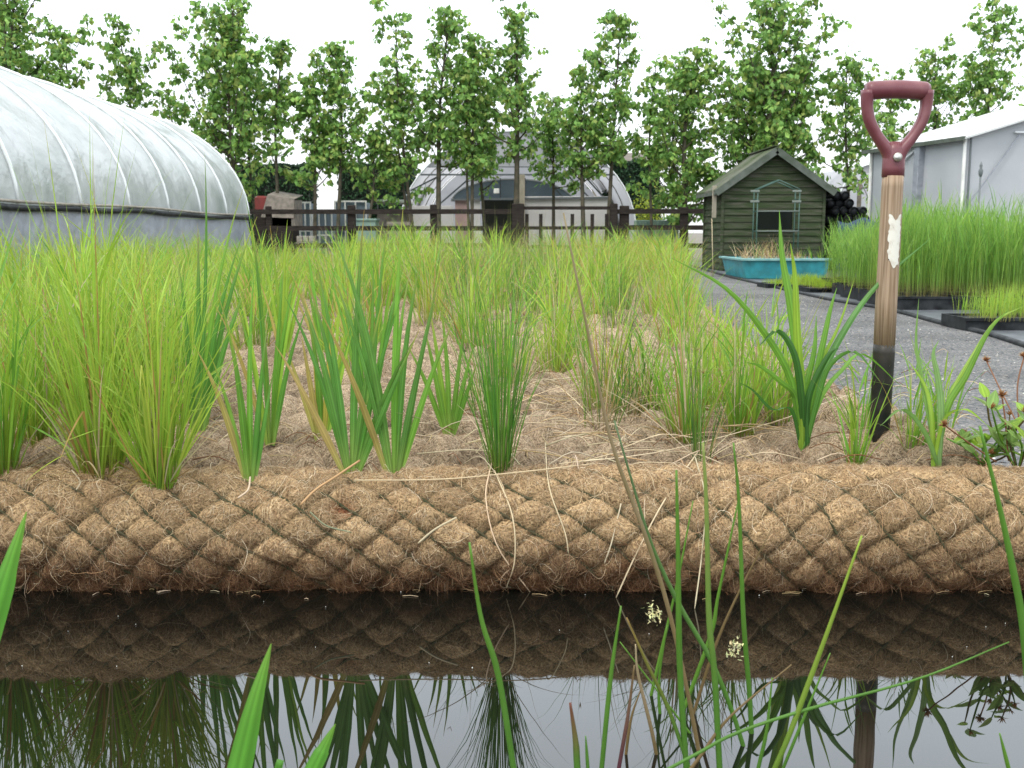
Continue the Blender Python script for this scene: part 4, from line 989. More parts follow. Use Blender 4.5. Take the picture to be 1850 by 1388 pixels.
# ------------------------------------------------------------------ garden shed
def shed():
    Y = 18.5; k = F / Y; x0, x1 = (1302 - 925) / k, (1478 - 925) / k; xm = (x0 + x1) / 2; W = x1 - x0; D = 1.65
    t = thing('garden_shed', 'small green-stained timber shed with felted gable roof and lap boards', 'shed', (xm, Y, G))
    eh = CH + 84 / k - G; rh = CH + 146 / k - G; hw = W / 2; bh = .118
    B = MB(); B.box((0, D / 2, eh / 2), (W - .05, D - .05, eh)); B.add([(-hw + .03, .03, eh), (hw - .03, .03, eh), (0, .03, rh - .05), (-hw + .03, D - .03, eh), (hw - .03, D - .03, eh), (0, D - .03, rh - .05)], [(0, 1, 2), (5, 4, 3), (0, 2, 5, 3), (1, 4, 5, 2)]); B.build('inner_wall', M['dark'], t)
    rnd = random.Random(2)
    def boards(side):
        B = MB(); z = .03
        while z < rh - .06:
            j = rnd.uniform(-.006, .006); lo, hi = z, min(z + bh, rh - .03)
            if side in ('front', 'back'):
                def lim(zz): return hw if zz <= eh else hw * max(0, (rh - zz) / (rh - eh))
                a, b = lim(lo), lim(hi); yb = 0 if side == 'front' else D; s_ = -1 if side == 'front' else 1
                vs = [(-a, yb + s_ * (.028 + j), lo), (a, yb + s_ * (.028 + j), lo), (b, yb + s_ * .006, hi), (-b, yb + s_ * .006, hi), (-a, yb, lo), (a, yb, lo), (b, yb - s_ * .001, hi), (-b, yb - s_ * .001, hi)]
            else:
                if lo > eh - .02: break
                hi = min(hi, eh); s_ = -1 if side == 'left' else 1; xb = s_ * hw
                vs = [(xb + s_ * (.028 + j), .0, lo), (xb + s_ * (.028 + j), D, lo), (xb + s_ * .006, D, hi), (xb + s_ * .006, .0, hi), (xb, 0, lo), (xb, D, lo), (xb - s_ * .001, D, hi), (xb - s_ * .001, 0, hi)]
            B.add(vs, [(0, 1, 2, 3), (7, 6, 5, 4), (0, 4, 5, 1), (3, 2, 6, 7), (0, 3, 7, 4), (1, 5, 6, 2)]); z += bh
        B.build('wall', M['clad'], t)
    for s_ in ('front', 'left', 'right', 'back'): boards(s_)
    for sx in (-1, 1):
        for yy in (-.02, D + .02):
            B = MB(); B.box((sx * (hw + .02), yy, eh / 2), (.05, .05, eh), bev=.005); B.build('corner_board', M['clad'], t)
    oh = .17; oy = .16; sl = (rh - eh) / hw
    for sx in (-1, 1):
        B = MB(); ex_ = hw + oh; ez = eh - sl * oh
        vs = [(0, -oy, rh + .03), (0, D + oy, rh + .03), (sx * ex_, D + oy, ez + .03), (sx * ex_, -oy, ez + .03)]; vs += [(x, y, z - .03) for x, y, z in vs]
        B.add(vs, [(0, 1, 2, 3), (7, 6, 5, 4), (0, 3, 7, 4), (3, 2, 6, 7), (1, 0, 4, 5), (2, 1, 5, 6)])
        n_ = 1
        for q in (.42, .9):   # felt laps
            y_ = -oy + (D + 2 * oy) * q; B.add([(0, y_, rh + .036), (sx * ex_, y_, ez + .036), (sx * ex_, y_ + .09, ez + .036), (0, y_ + .09, rh + .036)], [(0, 1, 2, 3)])
        B.build('roof', M['felt'], t)
        B = MB(); B.bar((0, -oy - .014, rh - .035), (sx * ex_, -oy - .014, ez - .035), .022, .11, (0, 0, 1)); B.build('barge_board', M['trim'], t)
        B = MB(); B.bar((sx * (ex_ - .01), -oy + .02, ez - .03), (sx * (ex_ - .01), D + oy - .02, ez - .03), .02, .06); B.build('fascia', M['trim'], t)
    B = MB(); B.bar((0, -oy, rh + .045), (0, D + oy, rh + .045), .10, .018); B.build('ridge_strip', M['felt'], t)
    # window
    f = MB(); zc_ = CH + (420 - 398) / k - G; xc_ = (1393 - 925) / k - xm
    B = MB(); B.box((xc_, -.03, zc_), (.66, .03, .36)); w_ = B.build('window', M['glassdark'], t)
    for (a, b, c, d) in ((0, .18, .66, .03), (0, -.18, .66, .03)): f.box((xc_ + a, -.045, zc_ + b), (c, .04, d))
    for sx in (-1, 1): f.box((xc_ + sx * .315, -.045, zc_), (.03, .04, .33))
    f.build('frame', M['clad'], w_)
    B = MB(); px0 = (1287 - 925) / k - xm; B.box((px0, .08, 1.2), (.075, .03, .55), bev=.004); tt = B.build('pale_board', M['palewood'], t)
shed()
# folding greenhouse staging in front of the shed
def staging():
    Y = 18.0; k = F / Y; xm = (1396 - 925) / k; t = thing('greenhouse_staging', 'bare green metal staging frame with pointed top and wire shelves before the shed', 'staging', (xm, Y, G))
    Z = lambda py: CH + (420 - py) / k - G
    hw = 37 / k; rows = [Z(383), Z(418)]
    B = MB()
    for sx in (-1, 1):
        for yy in (-.14, .14): B.tube([(sx * hw, yy, 0), (sx * hw, yy, Z(345))], .011, 6)
        for yy in (-.14, .14): B.tube([(sx * hw, yy, Z(345)), (0, yy, Z(329))], .011, 6)
        for z in (Z(362), Z(347), Z(383), Z(418), .25): B.tube([(sx * hw, -.14, z), (sx * hw, .14, z)], .009, 6)
    B.tube([(0, -.14, Z(329)), (0, .14, Z(329))], .011, 6); B.build('frame', M['greenmetal'], t, True)
    for z in rows + [.25]:
        B = MB()
        for i in range(8): B.tube([(-hw, -.14 + .04 * i, z), (hw, -.14 + .04 * i, z)], .006, 5)
        B.tube([(-hw, -.15, z), (hw, -.15, z)], .010, 5); B.build('shelf', M['shelfwire'], t, True)
    for sx in (-1, 1):
        for z in (Z(348), Z(366)):
            B = MB(); B.box((sx * hw - .05, -.15, z), (.15, .02, .035), bev=.004); B.build('bracket', M['shelfwire'], t)
staging()
# teal tub
def tub():
    x0, x1, y0, y1 = 3.27, 4.66, 15.1, 16.95; xc, yc = (x0 + x1) / 2, (y0 + y1) / 2; t = thing('planting_tub', 'teal blue plastic tub with pale rim and dry plants, before the green shed', 'tub', (xc, yc, G))
    def ring(hx, hy, r, z, n=6):
        o = []
        for cx, cy, a0 in ((hx - r, hy - r, 0), (-hx + r, hy - r, PI / 2), (-hx + r, -hy + r, PI), (hx - r, -hy + r, 1.5 * PI)):
            for i in range(n + 1): a = a0 + PI / 2 * i / n; o.append((cx + r * math.cos(a), cy + r * math.sin(a), z))
        return o
    hx, hy = (x1 - x0) / 2, (y1 - y0) / 2
    rings = [ring(hx - .13, hy - .13, .15, .0), ring(hx - .11, hy - .11, .17, .02), ring(hx - .05, hy - .05, .2, .26), ring(hx - .045, hy - .045, .2, .295), ring(hx - .06, hy - .06, .19, .293), ring(hx - .12, hy - .12, .15, .12)]
    m_ = len(rings[0]); vs = sum(rings, []); fs = [(i * m_ + j, i * m_ + (j + 1) % m_, (i + 1) * m_ + (j + 1) % m_, (i + 1) * m_ + j) for i in range(5) for j in range(m_)] + [tuple(range(m_))]
    B = MB(); B.add(vs, fs); B.build('basin', M['teal'], t, False)
    rings = [ring(hx - .05, hy - .05, .2, .272), ring(hx, hy, .22, .275), ring(hx, hy, .22, .30), ring(hx - .07, hy - .07, .18, .304)]
    vs = sum(rings, []); fs = [(i * m_ + j, i * m_ + (j + 1) % m_, (i + 1) * m_ + (j + 1) % m_, (i + 1) * m_ + j) for i in range(3) for j in range(m_)]
    B = MB(); B.add(vs, fs); B.build('rim', M['tealrim'], t)
    B = MB(); B.add(ring(hx - .08, hy - .08, .17, .24), [tuple(range(m_))]); B.build('soil', M['soil'], t)
    random.seed(44); B = MB()
    for i in range(520):
        a, b = random.uniform(-hx + .2, hx - .12), random.uniform(-hy + .15, hy - .15)
        tallf = math.exp(-((a + .15) / .38) ** 2); c = jit(random.choice((TAN, (.30, .20, .11), (.24, .17, .08), (.16, .2, .05), STR)), .2)
        blade(B, (a, b, .22), random.uniform(0, 6.28), random.uniform(.02, .7), random.uniform(.07, .16) + .38 * tallf * random.random(), .007, .5, (c, c, c), seg=4)
    B.build('dry_plants', M['straw'], t, True, True)
    B = MB()
    for (a, h_) in ((-.35, .42), (.5, .36), (.62, .28), (.05, .45), (-.1, .34), (.33, .3)):
        for i in range(9): c = jit(random.choice((YG, MG, DG))); blade(B, (a, -.3, .22), random.uniform(0, 6.28), random.uniform(.05, .5), h_ * random.uniform(.5, 1), .010, .4, (c, c, c), seg=4)
    B.build('green_shoots', M['blade'], t, True, True)
tub()
# pile of black rolls beside the shed
random.seed(6); B0 = MB(); B0.tube([(0, 0, 0), (0, .04, 0), (0, .9, 0)], [.070, .082, .082], 14, cap=False); B0.tube([(0, .03, 0), (0, .035, 0)], [.078, .077], 14); pm = B0.mesh('pipe_roll', M['black'], True)
rows = [(0, 9), (1, 8), (2, 8), (3, 7), (4, 7), (5, 6), (6, 5), (7, 4), (8, 3), (9, 2)]
xb = xat(1486, 18.9)
RO = ['first', 'second', 'third', 'fourth', 'fifth', 'sixth', 'seventh', 'eighth', 'ninth', 'tenth']
for r_, nn in rows:
    for c_ in range(nn):
        o = bpy.data.objects.new('pipe_roll', pm); link(o); o.location = (xb + .09 + c_ * .158 + (.079 if r_ % 2 else 0) - .0, 18.75 + random.uniform(-.08, .05), G + .085 + r_ * .137); o.rotation_euler = (random.uniform(-.03, .03), random.uniform(0, 6), random.uniform(-.04, .04))
        tag(o, f'black roll in the pile beside the shed, {RO[r_]} layer up, {RO[c_]} from left', 'roll', 'black rolls piled beside the shed')
B = MB(); B.box((xb + .62, 18.45, G + .56), (.9, .03, .75), rx=-.12, bev=.01); 
V = []
for i in range(13):
    for j in range(9): V.append((xb + .14 + .9 * i / 12, 18.46 + .05 * math.sin(i * 1.7 + j) + .02 * math.cos(j * 2.3), G + .02 + .86 * j / 8 - .05 * math.sin(i * .8)))
tag(np_obj('blue_sheet', V, grid_faces(13, 9), M['bluecover'], None), 'crumpled dark blue sheet hung in front of the black pile', 'sheet')

# ------------------------------------------------------------------ trays of reeds on the right
ORD = ['first', 'second', 'third', 'fourth', 'fifth', 'sixth', 'seventh', 'eighth', 'ninth', 'tenth', 'eleventh', 'twelfth', 'thirteenth', 'fourteenth']
def tray_box(w_, d_, h_, m='black'):
    B = MB(); th = .012
    B.box((0, 0, th / 2), (w_ - .04, d_ - .04, th))
    for sx in (-1, 1):
        B.box((sx * (w_ / 2 - th / 2), 0, h_ / 2), (th, d_, h_)); B.box((0, sx * (d_ / 2 - th / 2), h_ / 2), (w_ - 2 * th, th, h_))
    B.box((0, -d_ / 2 - .006, h_ - .01), (w_ + .02, .012, .02)); B.box((0, 0, h_ * .75), (w_ - 2 * th, d_ - 2 * th, .01))
    return B.mesh('tray', M[m])
def field(n, w_, d_, h, wid, cols, lean, z0=.07, seg=5):
    B = MB()
    for i in range(n):
        c = jit(random.choice(cols), .15); f = jit(random.choice((TAN, (.22, .15, .07), (.18, .16, .06)))); L_ = h * random.uniform(.6, 1.05)
        blade(B, (random.uniform(-w_ / 2, w_ / 2) * .97, random.uniform(-d_ / 2, d_ / 2) * .97, z0), random.uniform(0, 6.28), abs(random.gauss(0, lean)), L_, wid * random.uniform(.6, 1.2), random.uniform(0, .4), (f, c, c), seg=seg)
        if h > .5:
            for k in range(3):
                zz = z0 + L_ * random.uniform(.35, .85)
                blade(B, (B.v[-3][0] * 0 + random.uniform(-w_ / 2, w_ / 2) * .97, random.uniform(-d_ / 2, d_ / 2) * .97, zz), random.uniform(0, 6.28), random.uniform(.1, .6), random.uniform(.12, .22), wid * 1.3, .4, (c, c, c), seg=3)
    return B.mesh('reeds', M['blade'], True, True)
random.seed(77)
TW, TD = .62, .62
tm = tray_box(TW, TD, .115)
GR = (.18, .34, .06); GR2 = (.24, .39, .07); GR3 = (.13, .26, .05)
tall = [field(210, TW + .04, TD + .04, .74, .0065, (GR, GR2, GR3), .09) for _ in range(3)]
def tray_thing(x, y, tray_me, reed_me, label, group, sc=1.0, rz=0, name='reed_tray'):
    t = thing(name, label, 'plant tray', (x, y, G + .008), rz, group)
    o = link(bpy.data.objects.new('tray', tray_me), t); r = link(bpy.data.objects.new('reeds', reed_me), t); r.scale = (1, 1, sc); r.rotation_euler = (0, 0, random.choice((0, PI / 2, PI, -PI / 2)))
    return t
for j in range(6):
    for i in range(6):
        y = 9.45 + j * .64; x = xat(1560, 9.5) + (i - .3) * .64 + .10 * j + .04 * random.uniform(-1, 1)
        px = CX + F * x / y
        if px > 1960 or (px < 1535): continue
        sc = random.uniform(1.08, 1.30) * (.84 if px < 1600 else 1) * (.93 if px > 1800 else 1)
        tray_thing(x, y, tm, random.choice(tall), f'tray of tall green reeds, {ORD[j]} row back, {ORD[i]} from its left, before the marquee', 'trays of tall reeds', sc)
st = tray_box(.6, .42, .085); short = [field(330, .60, .42, .25, .0055, (YG, YG2, GR2), .16, .06) for _ in range(2)]
tray_thing(xat(1830, 7.25), 7.42, st, short[0], 'front black tray of short yellow-green reeds at the right picture edge', 'trays of short reeds', 1.05, 0)
tray_thing(xat(1850, 7.25) + .35, 7.75, st, short[1], 'second short reed tray, set behind the front one at the right edge', 'trays of short reeds', 1.1, 0)
lt = tray_box(.55, .4, .05); low = field(380, .56, .4, .10, .006, (YG2, (.30, .42, .03), YG), .35, .03, 3)
k_ = 0
for i, (px, Y) in enumerate(((1420, 13.0), (1450, 13.6), (1470, 12.6), (1498, 12.0), (1503, 13.2), (1540, 12.2))):
    tray_thing(xat(px, Y), Y, lt, low, f'flat tray of low lime-green grass before the teal tub, {ORD[i]} from the left', 'trays of low grass', random.uniform(.9, 1.4), .1, 'grass_tray')

# ------------------------------------------------------------------ post and rail fence, gate
FY = 22.5
def fz(py): return at(0, py, FY).z
def fence(pa, pb, posts, label):
    x0, x1 = xat(pa, FY), xat(pb, FY); t = thing('timber_fence', label, 'fence', ((x0 + x1) / 2, FY, G)); O = Vector(((x0 + x1) / 2, FY, G))
    rnd = random.Random(pa)
    for py in (382, 412, 444):
        B = MB(); z = fz(py) - G; B.bar((x0 - O.x, rnd.uniform(-.01, .01), z + rnd.uniform(-.012, .012)), (x1 - O.x, 0, z + rnd.uniform(-.012, .012)), .04, .10); B.build('rail', M['darkwood'], t)
    for px, w_ in posts:
        x = xat(px, FY) - O.x; h = fz(371 + rnd.uniform(-3, 4)) - G; B = MB(); B.box((x, .075, h / 2), (w_, .10, h), bev=.012, rz=rnd.uniform(-.05, .05)); B.build('post', M['darkwood'], t)
fence(440, 938, [(485, .12), (635, .17), (783, .14)], 'dark timber post and rail fence left of the gate, under the trees')
fence(1112, 1330, [(1128, .20), (1236, .17), (1320, .12)], 'dark timber post and rail fence between the gate and the green shed')
t = thing('field_gate', 'dark timber gate with upright bars between its two stout posts', 'gate', (xat(1025, FY), FY, G)); O = Vector((xat(1025, FY), FY, G))
for px, w_ in ((936, .26), (1108, .16)):
    B = MB(); h = fz(368) - G; B.box((xat(px, FY) - O.x, 0, h / 2), (w_, .16, h), bev=.015); B.build('gate_post', M['darkwood'], t)
for py in (376, 412, 446):
    B = MB(); B.bar((xat(946, FY) - O.x, 0, fz(py) - G), (xat(1102, FY) - O.x, 0, fz(py) - G), .035, .07); B.build('rail', M['darkwood'], t)
for px in (952, 977, 1034, 1070, 1096):
    B = MB(); B.box((xat(px, FY) - O.x, .036, .56), (.075, .035, fz(376) - G - .03 if False else 1.0)); B.build('upright', M['darkwood'], t)

# ------------------------------------------------------------------ leaves, hedges, trees
def leaf_cloud(P, size, cols, droop=.7, name='crown', parent=None, m='leaf', up=None):
    n = len(P); az = np.random.uniform(0, 2 * PI, n); el = np.random.normal(-droop, .45, n)
    d = np.stack([np.cos(az) * np.cos(el), np.sin(az) * np.cos(el), np.sin(el)], -1)
    side = np.cross(d, np.random.normal(0, .6, (n, 3)) + np.array([0, 0, 1.0])); side /= np.linalg.norm(side, axis=1, keepdims=True) + 1e-9
    nn = np.cross(side, d); L_ = (size * np.random.uniform(.65, 1.25, n))[:, None]; W_ = L_ * .36
    b = P; tip = P + d * L_ - nn * L_ * .12; m1 = P + d * L_ * .55 + nn * L_ * .05
    l1 = m1 - side * W_ - nn * W_ * .3; r1 = m1 + side * W_ - nn * W_ * .3
    V = np.stack([b, l1, m1, tip, r1], 1); k = (np.arange(n) * 5)[:, None]
    Fq = np.concatenate([k + np.array([[0, 1, 3, 2]]) * 1, k + np.array([[0, 2, 3, 4]])], 0)
    c = np.array(cols)[np.random.randint(0, len(cols), n)] * np.random.uniform(.7, 1.25, (n, 1))
    return np_obj(name, V.reshape(-1, 3), Fq, M[m], np.repeat(c, 5, 0), parent, False)
TG = [(.20, .37, .09), (.155, .31, .07), (.27, .45, .10), (.31, .40, .10), (.12, .24, .06)]
def tree(base, topv, cw, label, seed, stems=1, bare=.30, dens=1.0, leaf=.142, tr=.05, cols=TG):
    """base, topv: foot and crown-top points; cw: crown half width; bare: bare fraction of the trunk"""
    rnd = random.Random(seed); np.random.seed(seed)
    base, topv = Vector(base), Vector(topv); t = thing('broadleaf_tree', label, 'tree', base); H = (topv - base)
    B = MB(); LP = []
    for s_ in range(stems):
        off = Vector((0, 0, 0)) if s_ == 0 else Vector((rnd.uniform(-.5, .5) * cw, rnd.uniform(-.2, .2), 0))
        Hs = H if s_ == 0 else H * rnd.uniform(.7, .92) + off
        mid = Vector((rnd.uniform(-.24, .24), rnd.uniform(-.15, .15), 0)); b0 = off * .12
        tp = smooth_path([b0 + Vector((0, 0, -.05)), b0 + Hs * .33 + mid * .6 + off * .1, b0 + Hs * .66 + mid, b0 * 0 + Hs], 18)
        r0 = tr * (1 if s_ == 0 else .75); B.tube(tp, [r0 * (1 - .85 * i / 18) + .004 for i in range(19)], 8)
        nb = int(25 * dens ** .8 / stems ** .5 + 3); Lh = Hs.length
        for i in range(nb):
            u = bare + (1 - bare) * (i + rnd.random()) / nb * .985; q = tp[min(18, int(u * 18))].lerp(tp[min(18, int(u * 18) + 1)], (u * 18) % 1)
            az = i * 2.4 + rnd.uniform(-.5, .5); v = (u - bare) / (1 - bare)
            prof = (.42 + .62 * (1 - v)) * min(1, (1.04 - v) / .16) ** .5 * (.75 + .25 * min(1, v * 5)) * (.70 + .5 * math.sin(v * 9 + az * .7 + seed) ** 2)
            elv = min(1.3, rnd.choice((rnd.uniform(.05, .5), rnd.uniform(.45, .9), rnd.uniform(.6, 1.1))) + .2 * v)
            bl = cw * 1.36 * prof * rnd.uniform(.35, 1.25) / max(.5, math.cos(elv)) ** .6
            d = Vector((math.cos(az) * math.cos(elv), math.sin(az) * math.cos(elv) * .8, math.sin(elv))); e = q + d * bl; md = q + d * bl * .5 + Vector((0, 0, -.07 * bl))
            bp = smooth_path([q, md, e + Vector((0, 0, .05 * bl))], 6); rb = max(.006, r0 * .30 * (1 - .6 * v)); B.tube(bp, [rb * (1 - .75 * k / 6) + .002 for k in range(7)], 5, cap=False)
            nn_ = max(2, int(bl / .17))
            for k in range(nn_):
                w_ = .25 + .75 * (k + rnd.random()) / nn_; pk = bp[min(5, int(w_ * 6))].lerp(bp[min(6, int(w_ * 6) + 1)], (w_ * 6) % 1 if w_ < 1 else 1)
                for z_ in range(rnd.choice((1, 2, 2, 3))):
                    dz = (Vector((rnd.gauss(0, 1), rnd.gauss(0, 1), rnd.gauss(.3, .7))).normalized() + d * .5).normalized(); tw = rnd.uniform(.08, .34); e2 = pk + dz * tw
                    B.tube([pk, (pk + e2) / 2 + Vector((0, 0, .015)), e2], [.006, .004, .002], 4, cap=False); LP += [(e2, 1.0), ((pk + e2) / 2, .55)]
            LP.append((bp[6], 1.2))
        for k in range(int(18 * (bare + .3)), 19, 1): LP.append((tp[k], .9))
    P_ = []; rnp = np.random.RandomState(seed)
    for q, wgt in LP:
        n_ = int(rnp.poisson(7.0 * wgt))
        if rnp.rand() < .36: continue
        P_.append(np.array(q)[None] + rnp.normal(0, .050, (n_, 3)) * np.array([1.3, 1.3, .55]))
    P_ = np.concatenate(P_)
    B.build('trunk', M['bark'], t, True); o = leaf_cloud(P_, leaf, cols, .75, 'crown', t); return len(P_)
tot = 0
TY = 24.6
def T(pxb, pxt, pyt, cwpx, label, seed, Y=TY, **k):
    global tot
    b = Vector((xat(pxb, Y), Y, G)); tp = at(pxt, pyt, Y); tot += tree(b, tp, cwpx / F * Y, label, seed, **k)
T(18, 30, -60, 125, 'dense dark tree behind the left polytunnel at the left picture edge', 1, bare=.2, dens=2.6, tr=.10, stems=2)
T(118, 112, 60, 60, 'low leafy tree filling the gap right of the left edge tree', 22, bare=.2, dens=1.2)
T(215, 212, 42, 66, 'separate pointed tree rising over the left polytunnel roof', 2, bare=.25, dens=1.4)
T(300, 300, 170, 38, 'short bushy tree just above the sloping polytunnel roof', 23, bare=.25, dens=.9)
T(430, 420, 22, 92, 'tall full tree with a knobbly top beside the end of the left polytunnel', 3, bare=.36, dens=2.3, tr=.07)
T(505, 512, 78, 34, 'slim tree with a thin spire right of the tall full tree', 4, bare=.42, dens=.9)
T(567, 560, 165, 52, 'round-headed tree with a clear dark trunk in front of the hedge gap', 5, bare=.42, dens=1.1)
T(606, 604, 85, 50, 'tree with a bare leader twig at the right side of the hedge gap', 6, bare=.42, dens=1.3)
T(655, 672, 255, 44, 'low spreading sapling with foliage just above the second hedge', 24, bare=.5, dens=.6)
T(752, 715, 40, 66, 'leaning airy tree with two thin stems left of the open tunnel', 7, bare=.38, dens=1.1, stems=2, tr=.045)
T(791, 812, 30, 56, 'tree with straight green-grey trunk before the left part of the open tunnel', 8, bare=.40, dens=1.3, tr=.07)
T(852, 858, 68, 50, 'twin-stemmed tree before the doorway of the open tunnel', 9, bare=.40, dens=1.3, stems=2, tr=.045)
T(932, 932, 32, 62, 'tall evenly shaped tree standing by the thick gate post', 10, bare=.42, dens=1.6, tr=.08)
T(1056, 1050, 138, 58, 'tree with rounded crown above the gate', 11, bare=.42, dens=1.3, tr=.06)
T(1096, 1122, 32, 48, 'slender tree leaning slightly right with a tall thin top', 12, bare=.40, dens=1.2, tr=.055)
T(1180, 1186, 108, 26, 'very thin tree between the slender leaning one and the biggest tree', 13, bare=.3, dens=.6, tr=.035)
T(1240, 1262, 95, 66, 'bushy tree with low branches at the left of the shed', 14, bare=.16, dens=2.0, tr=.08)
T(1345, 1392, 0, 112, 'biggest tree, broad and open-topped, directly behind the green shed', 15, bare=.2, dens=3.0, tr=.10, stems=2)
T(1440, 1440, 130, 62, 'leafy tree right behind the shed roof', 25, bare=.25, dens=1.5, tr=.07)
T(1541, 1530, 115, 54, 'thin-trunked tree standing between the shed and the marquee', 16, bare=.36, dens=1.2, tr=.05)
T(1692, 1690, 92, 64, 'tree rising behind the marquee roof next to the spade grip', 17, bare=.3, dens=1.4, Y=27)
T(1800, 1800, 22, 66, 'tall loose tree over the marquee roof at the right', 18, bare=.3, dens=1.8, Y=27)
T(470, 468, 150, 40, 'low tree in the gap between the tall full tree and the slim spire', 31, bare=.3, dens=.8, Y=25.6)
T(880, 885, 170, 46, 'background tree filling the gap left of the tall tree at the gate post', 32, bare=.42, dens=.9, Y=26.0)
T(1000, 996, 190, 40, 'low-crowned background tree seen between the gate post tree and the rounded one', 33, bare=.45, dens=.8, Y=26.0)
T(1215, 1215, 150, 50, 'background tree with dense low crown left of the bushy shed-side tree', 34, bare=.25, dens=1.2, Y=26.0)
T(1610, 1610, 170, 52, 'tree seen through the opening of the spade grip', 35, bare=.3, dens=1.2, Y=27)
print('leaves', tot)

def hedge(px0, px1, pyt, Y, label, cols, name='clipped_hedge', depth=1.2, size=.09, z0=G, n=9000):
    x0, x1 = xat(px0, Y), xat(px1, Y); zt = at(0, pyt, Y).z; t = thing(name, label, 'hedge', ((x0 + x1) / 2, Y, G)); W = x1 - x0; H = zt - G
    B = MB(); B.box((0, depth / 2, H / 2 - .02), (W - .1, depth - .1, H - .06)); B.build('inner_dark_box', M['dark'], t)  # solid dark box filling the hedge behind its leaves
    f = np.random.choice(3, n, p=[.62, .2, .18]); P_ = np.random.uniform(0, 1, (n, 3)) * np.array([W, depth, H]) - np.array([W / 2, 0, 0])
    P_[f == 0, 1] = np.abs(np.random.normal(0, .05, (f == 0).sum())) - .02; P_[f == 1, 2] = H - np.abs(np.random.normal(0, .05, (f == 1).sum())) + .02
    s_ = np.sign(np.random.uniform(-1, 1, (f == 2).sum())); P_[f == 2, 0] = s_ * (W / 2 - .02); P_ += .03 * np.sin(P_[:, ::-1] * 7)
    leaf_cloud(P_, size, cols, .5, 'foliage', t, 'hedge')
HG = [(.018, .050, .020), (.024, .065, .026), (.014, .038, .016)]
hedge(425, 562, 296, 33, 'dark green clipped hedge block behind the fence, next to the left polytunnel', HG)
hedge(613, 748, 294, 33, 'dark green clipped hedge block touching the left side of the open tunnel', HG)
hedge(1092, 1192, 290, 34, 'dark hedge at the right of the open tunnel under a brown roof', HG)
np.random.seed(5)
t = thing('golden_shrub', 'small yellow-leaved shrub in front of the dark hedge right of the open tunnel', 'shrub', (xat(1166, 31.5), 31.5, G))
P_ = np.random.normal(0, .28, (900, 3)) * np.array([1, .8, 1.3]) + np.array([0, 0, 1.0]); P_ = P_[P_[:, 2] > .05]
B = MB(); B.tube([(0, 0, -.05), (0, 0, 1.0)], [.04, .02], 6); B.build('stems', M['bark'], t, True); leaf_cloud(P_, .1, [(.30, .34, .03), (.22, .30, .04)], .3, 'foliage', t)
# far roof behind the hedge
t = thing('brown_roofed_building', 'low building with a grey-brown roof beyond the right hedge', 'building', (xat(1135, 40), 40, G))
H = at(0, 292, 40).z - G; H2 = at(0, 271, 40).z - G; B = MB(); B.box((0, 1.5, H / 2), (2.3, 3, H)); B.build('wall', M['palewood'], t)
B = MB(); B.add([(-1.3, -.2, H), (1.3, -.2, H), (1.1, 1.5, H2), (-1.1, 1.5, H2), (-1.3, 3.2, H), (1.3, 3.2, H)], [(0, 1, 2, 3), (3, 2, 5, 4), (0, 3, 4), (1, 5, 2)]); B.build('roof', M['brownroof'], t)

# ------------------------------------------------------------------ clutter beyond the fence, left of centre
def bx(px0, py0, px1, py1, Y, d, m, B=None, bev=.01, O=None):
    a, b = at(px0, py0, Y), at(px1, py1, Y); B = B or MB(); c = Vector(((a.x + b.x) / 2, Y + d / 2, (a.z + b.z) / 2))
    if O is not None: c -= O
    B.box(c, (abs(b.x - a.x), d, abs(a.z - b.z)), bev=bev); return B
O = Vector((xat(507, 24), 24, G)); t = thing('wooden_bin', 'dark timber bin with a sloping lid next to the left polytunnel end', 'bin', O)
bx(486, 392, 530, 495, 24, .8, '', O=O).build('body', M['darkwood'], t)
a = at(483, 352, 24) - O; b = at(532, 360, 24) - O; B = MB(); B.add([(a.x, 0, a.z), (b.x, 0, b.z), (b.x + .03, .9, b.z + .12), (a.x, .9, a.z + .12), (a.x - .15, -.05, a.z - .5), (b.x - .02, -.05, a.z - .52)], [(0, 1, 2, 3), (4, 5, 1, 0)]); B.add([(a.x, 0, a.z - .03), (b.x, 0, b.z - .03), (b.x, .85, b.z), (a.x, .85, a.z), (a.x, 0, .8), (b.x, 0, .8), (b.x, .85, .8), (a.x, .85, .8)], [(0, 4, 5, 1), (1, 5, 6, 2), (2, 6, 7, 3), (3, 7, 4, 0)]); B.build('lid', M['greywood'], t)
O = Vector((xat(471, 24.3), 24.3, G)); t = thing('red_hopper', 'faded red metal hopper between the polytunnel end and dark timber bin', 'hopper', O)
bx(459, 354, 484, 386, 24.3, .5, '', O=O, bev=.04).build('body', M['red'], t); bx(461, 386, 482, 480, 24.3, .4, '', O=O).build('base', M['darkwood'], t)
def glasshouse(px0, px1, pt, Y, label, lean=0):
    O = Vector((xat((px0 + px1) / 2, Y), Y, G)); t = thing('cold_frame', label, 'cold frame', O)
    z1 = at(0, pt, Y).z - G; hw = (xat(px1, Y) - xat(px0, Y)) / 2; B = MB(); B.box((0, .5, z1 / 2), (2 * hw - .04, .96, z1 - .04)); B.build('glazing', M['filmblue'], t)
    n_ = max(3, int(2 * hw / .22)); B = MB()
    for i in range(n_ + 1): B.box((-hw + 2 * hw * i / n_, -.01, z1 / 2), (.035, .05, z1))
    for z in (z1, z1 * .5, .04): B.box((0, -.012, z), (2 * hw + .04, .045, .04))
    B.build('frame', M['white'], t)
glasshouse(533, 562, 366, 27, 'small glazed frame with white bars below the first hedge')
glasshouse(566, 600, 380, 26, 'low glazed frame with white bars in the gap between the hedges')
glasshouse(606, 662, 364, 27.5, 'white barred frame beneath the second hedge')
O = Vector((xat(708, 25.5), 25.5, G)); t = thing('white_rimmed_trailer', 'grey boarded trailer with white rim under the second hedge', 'trailer', O)
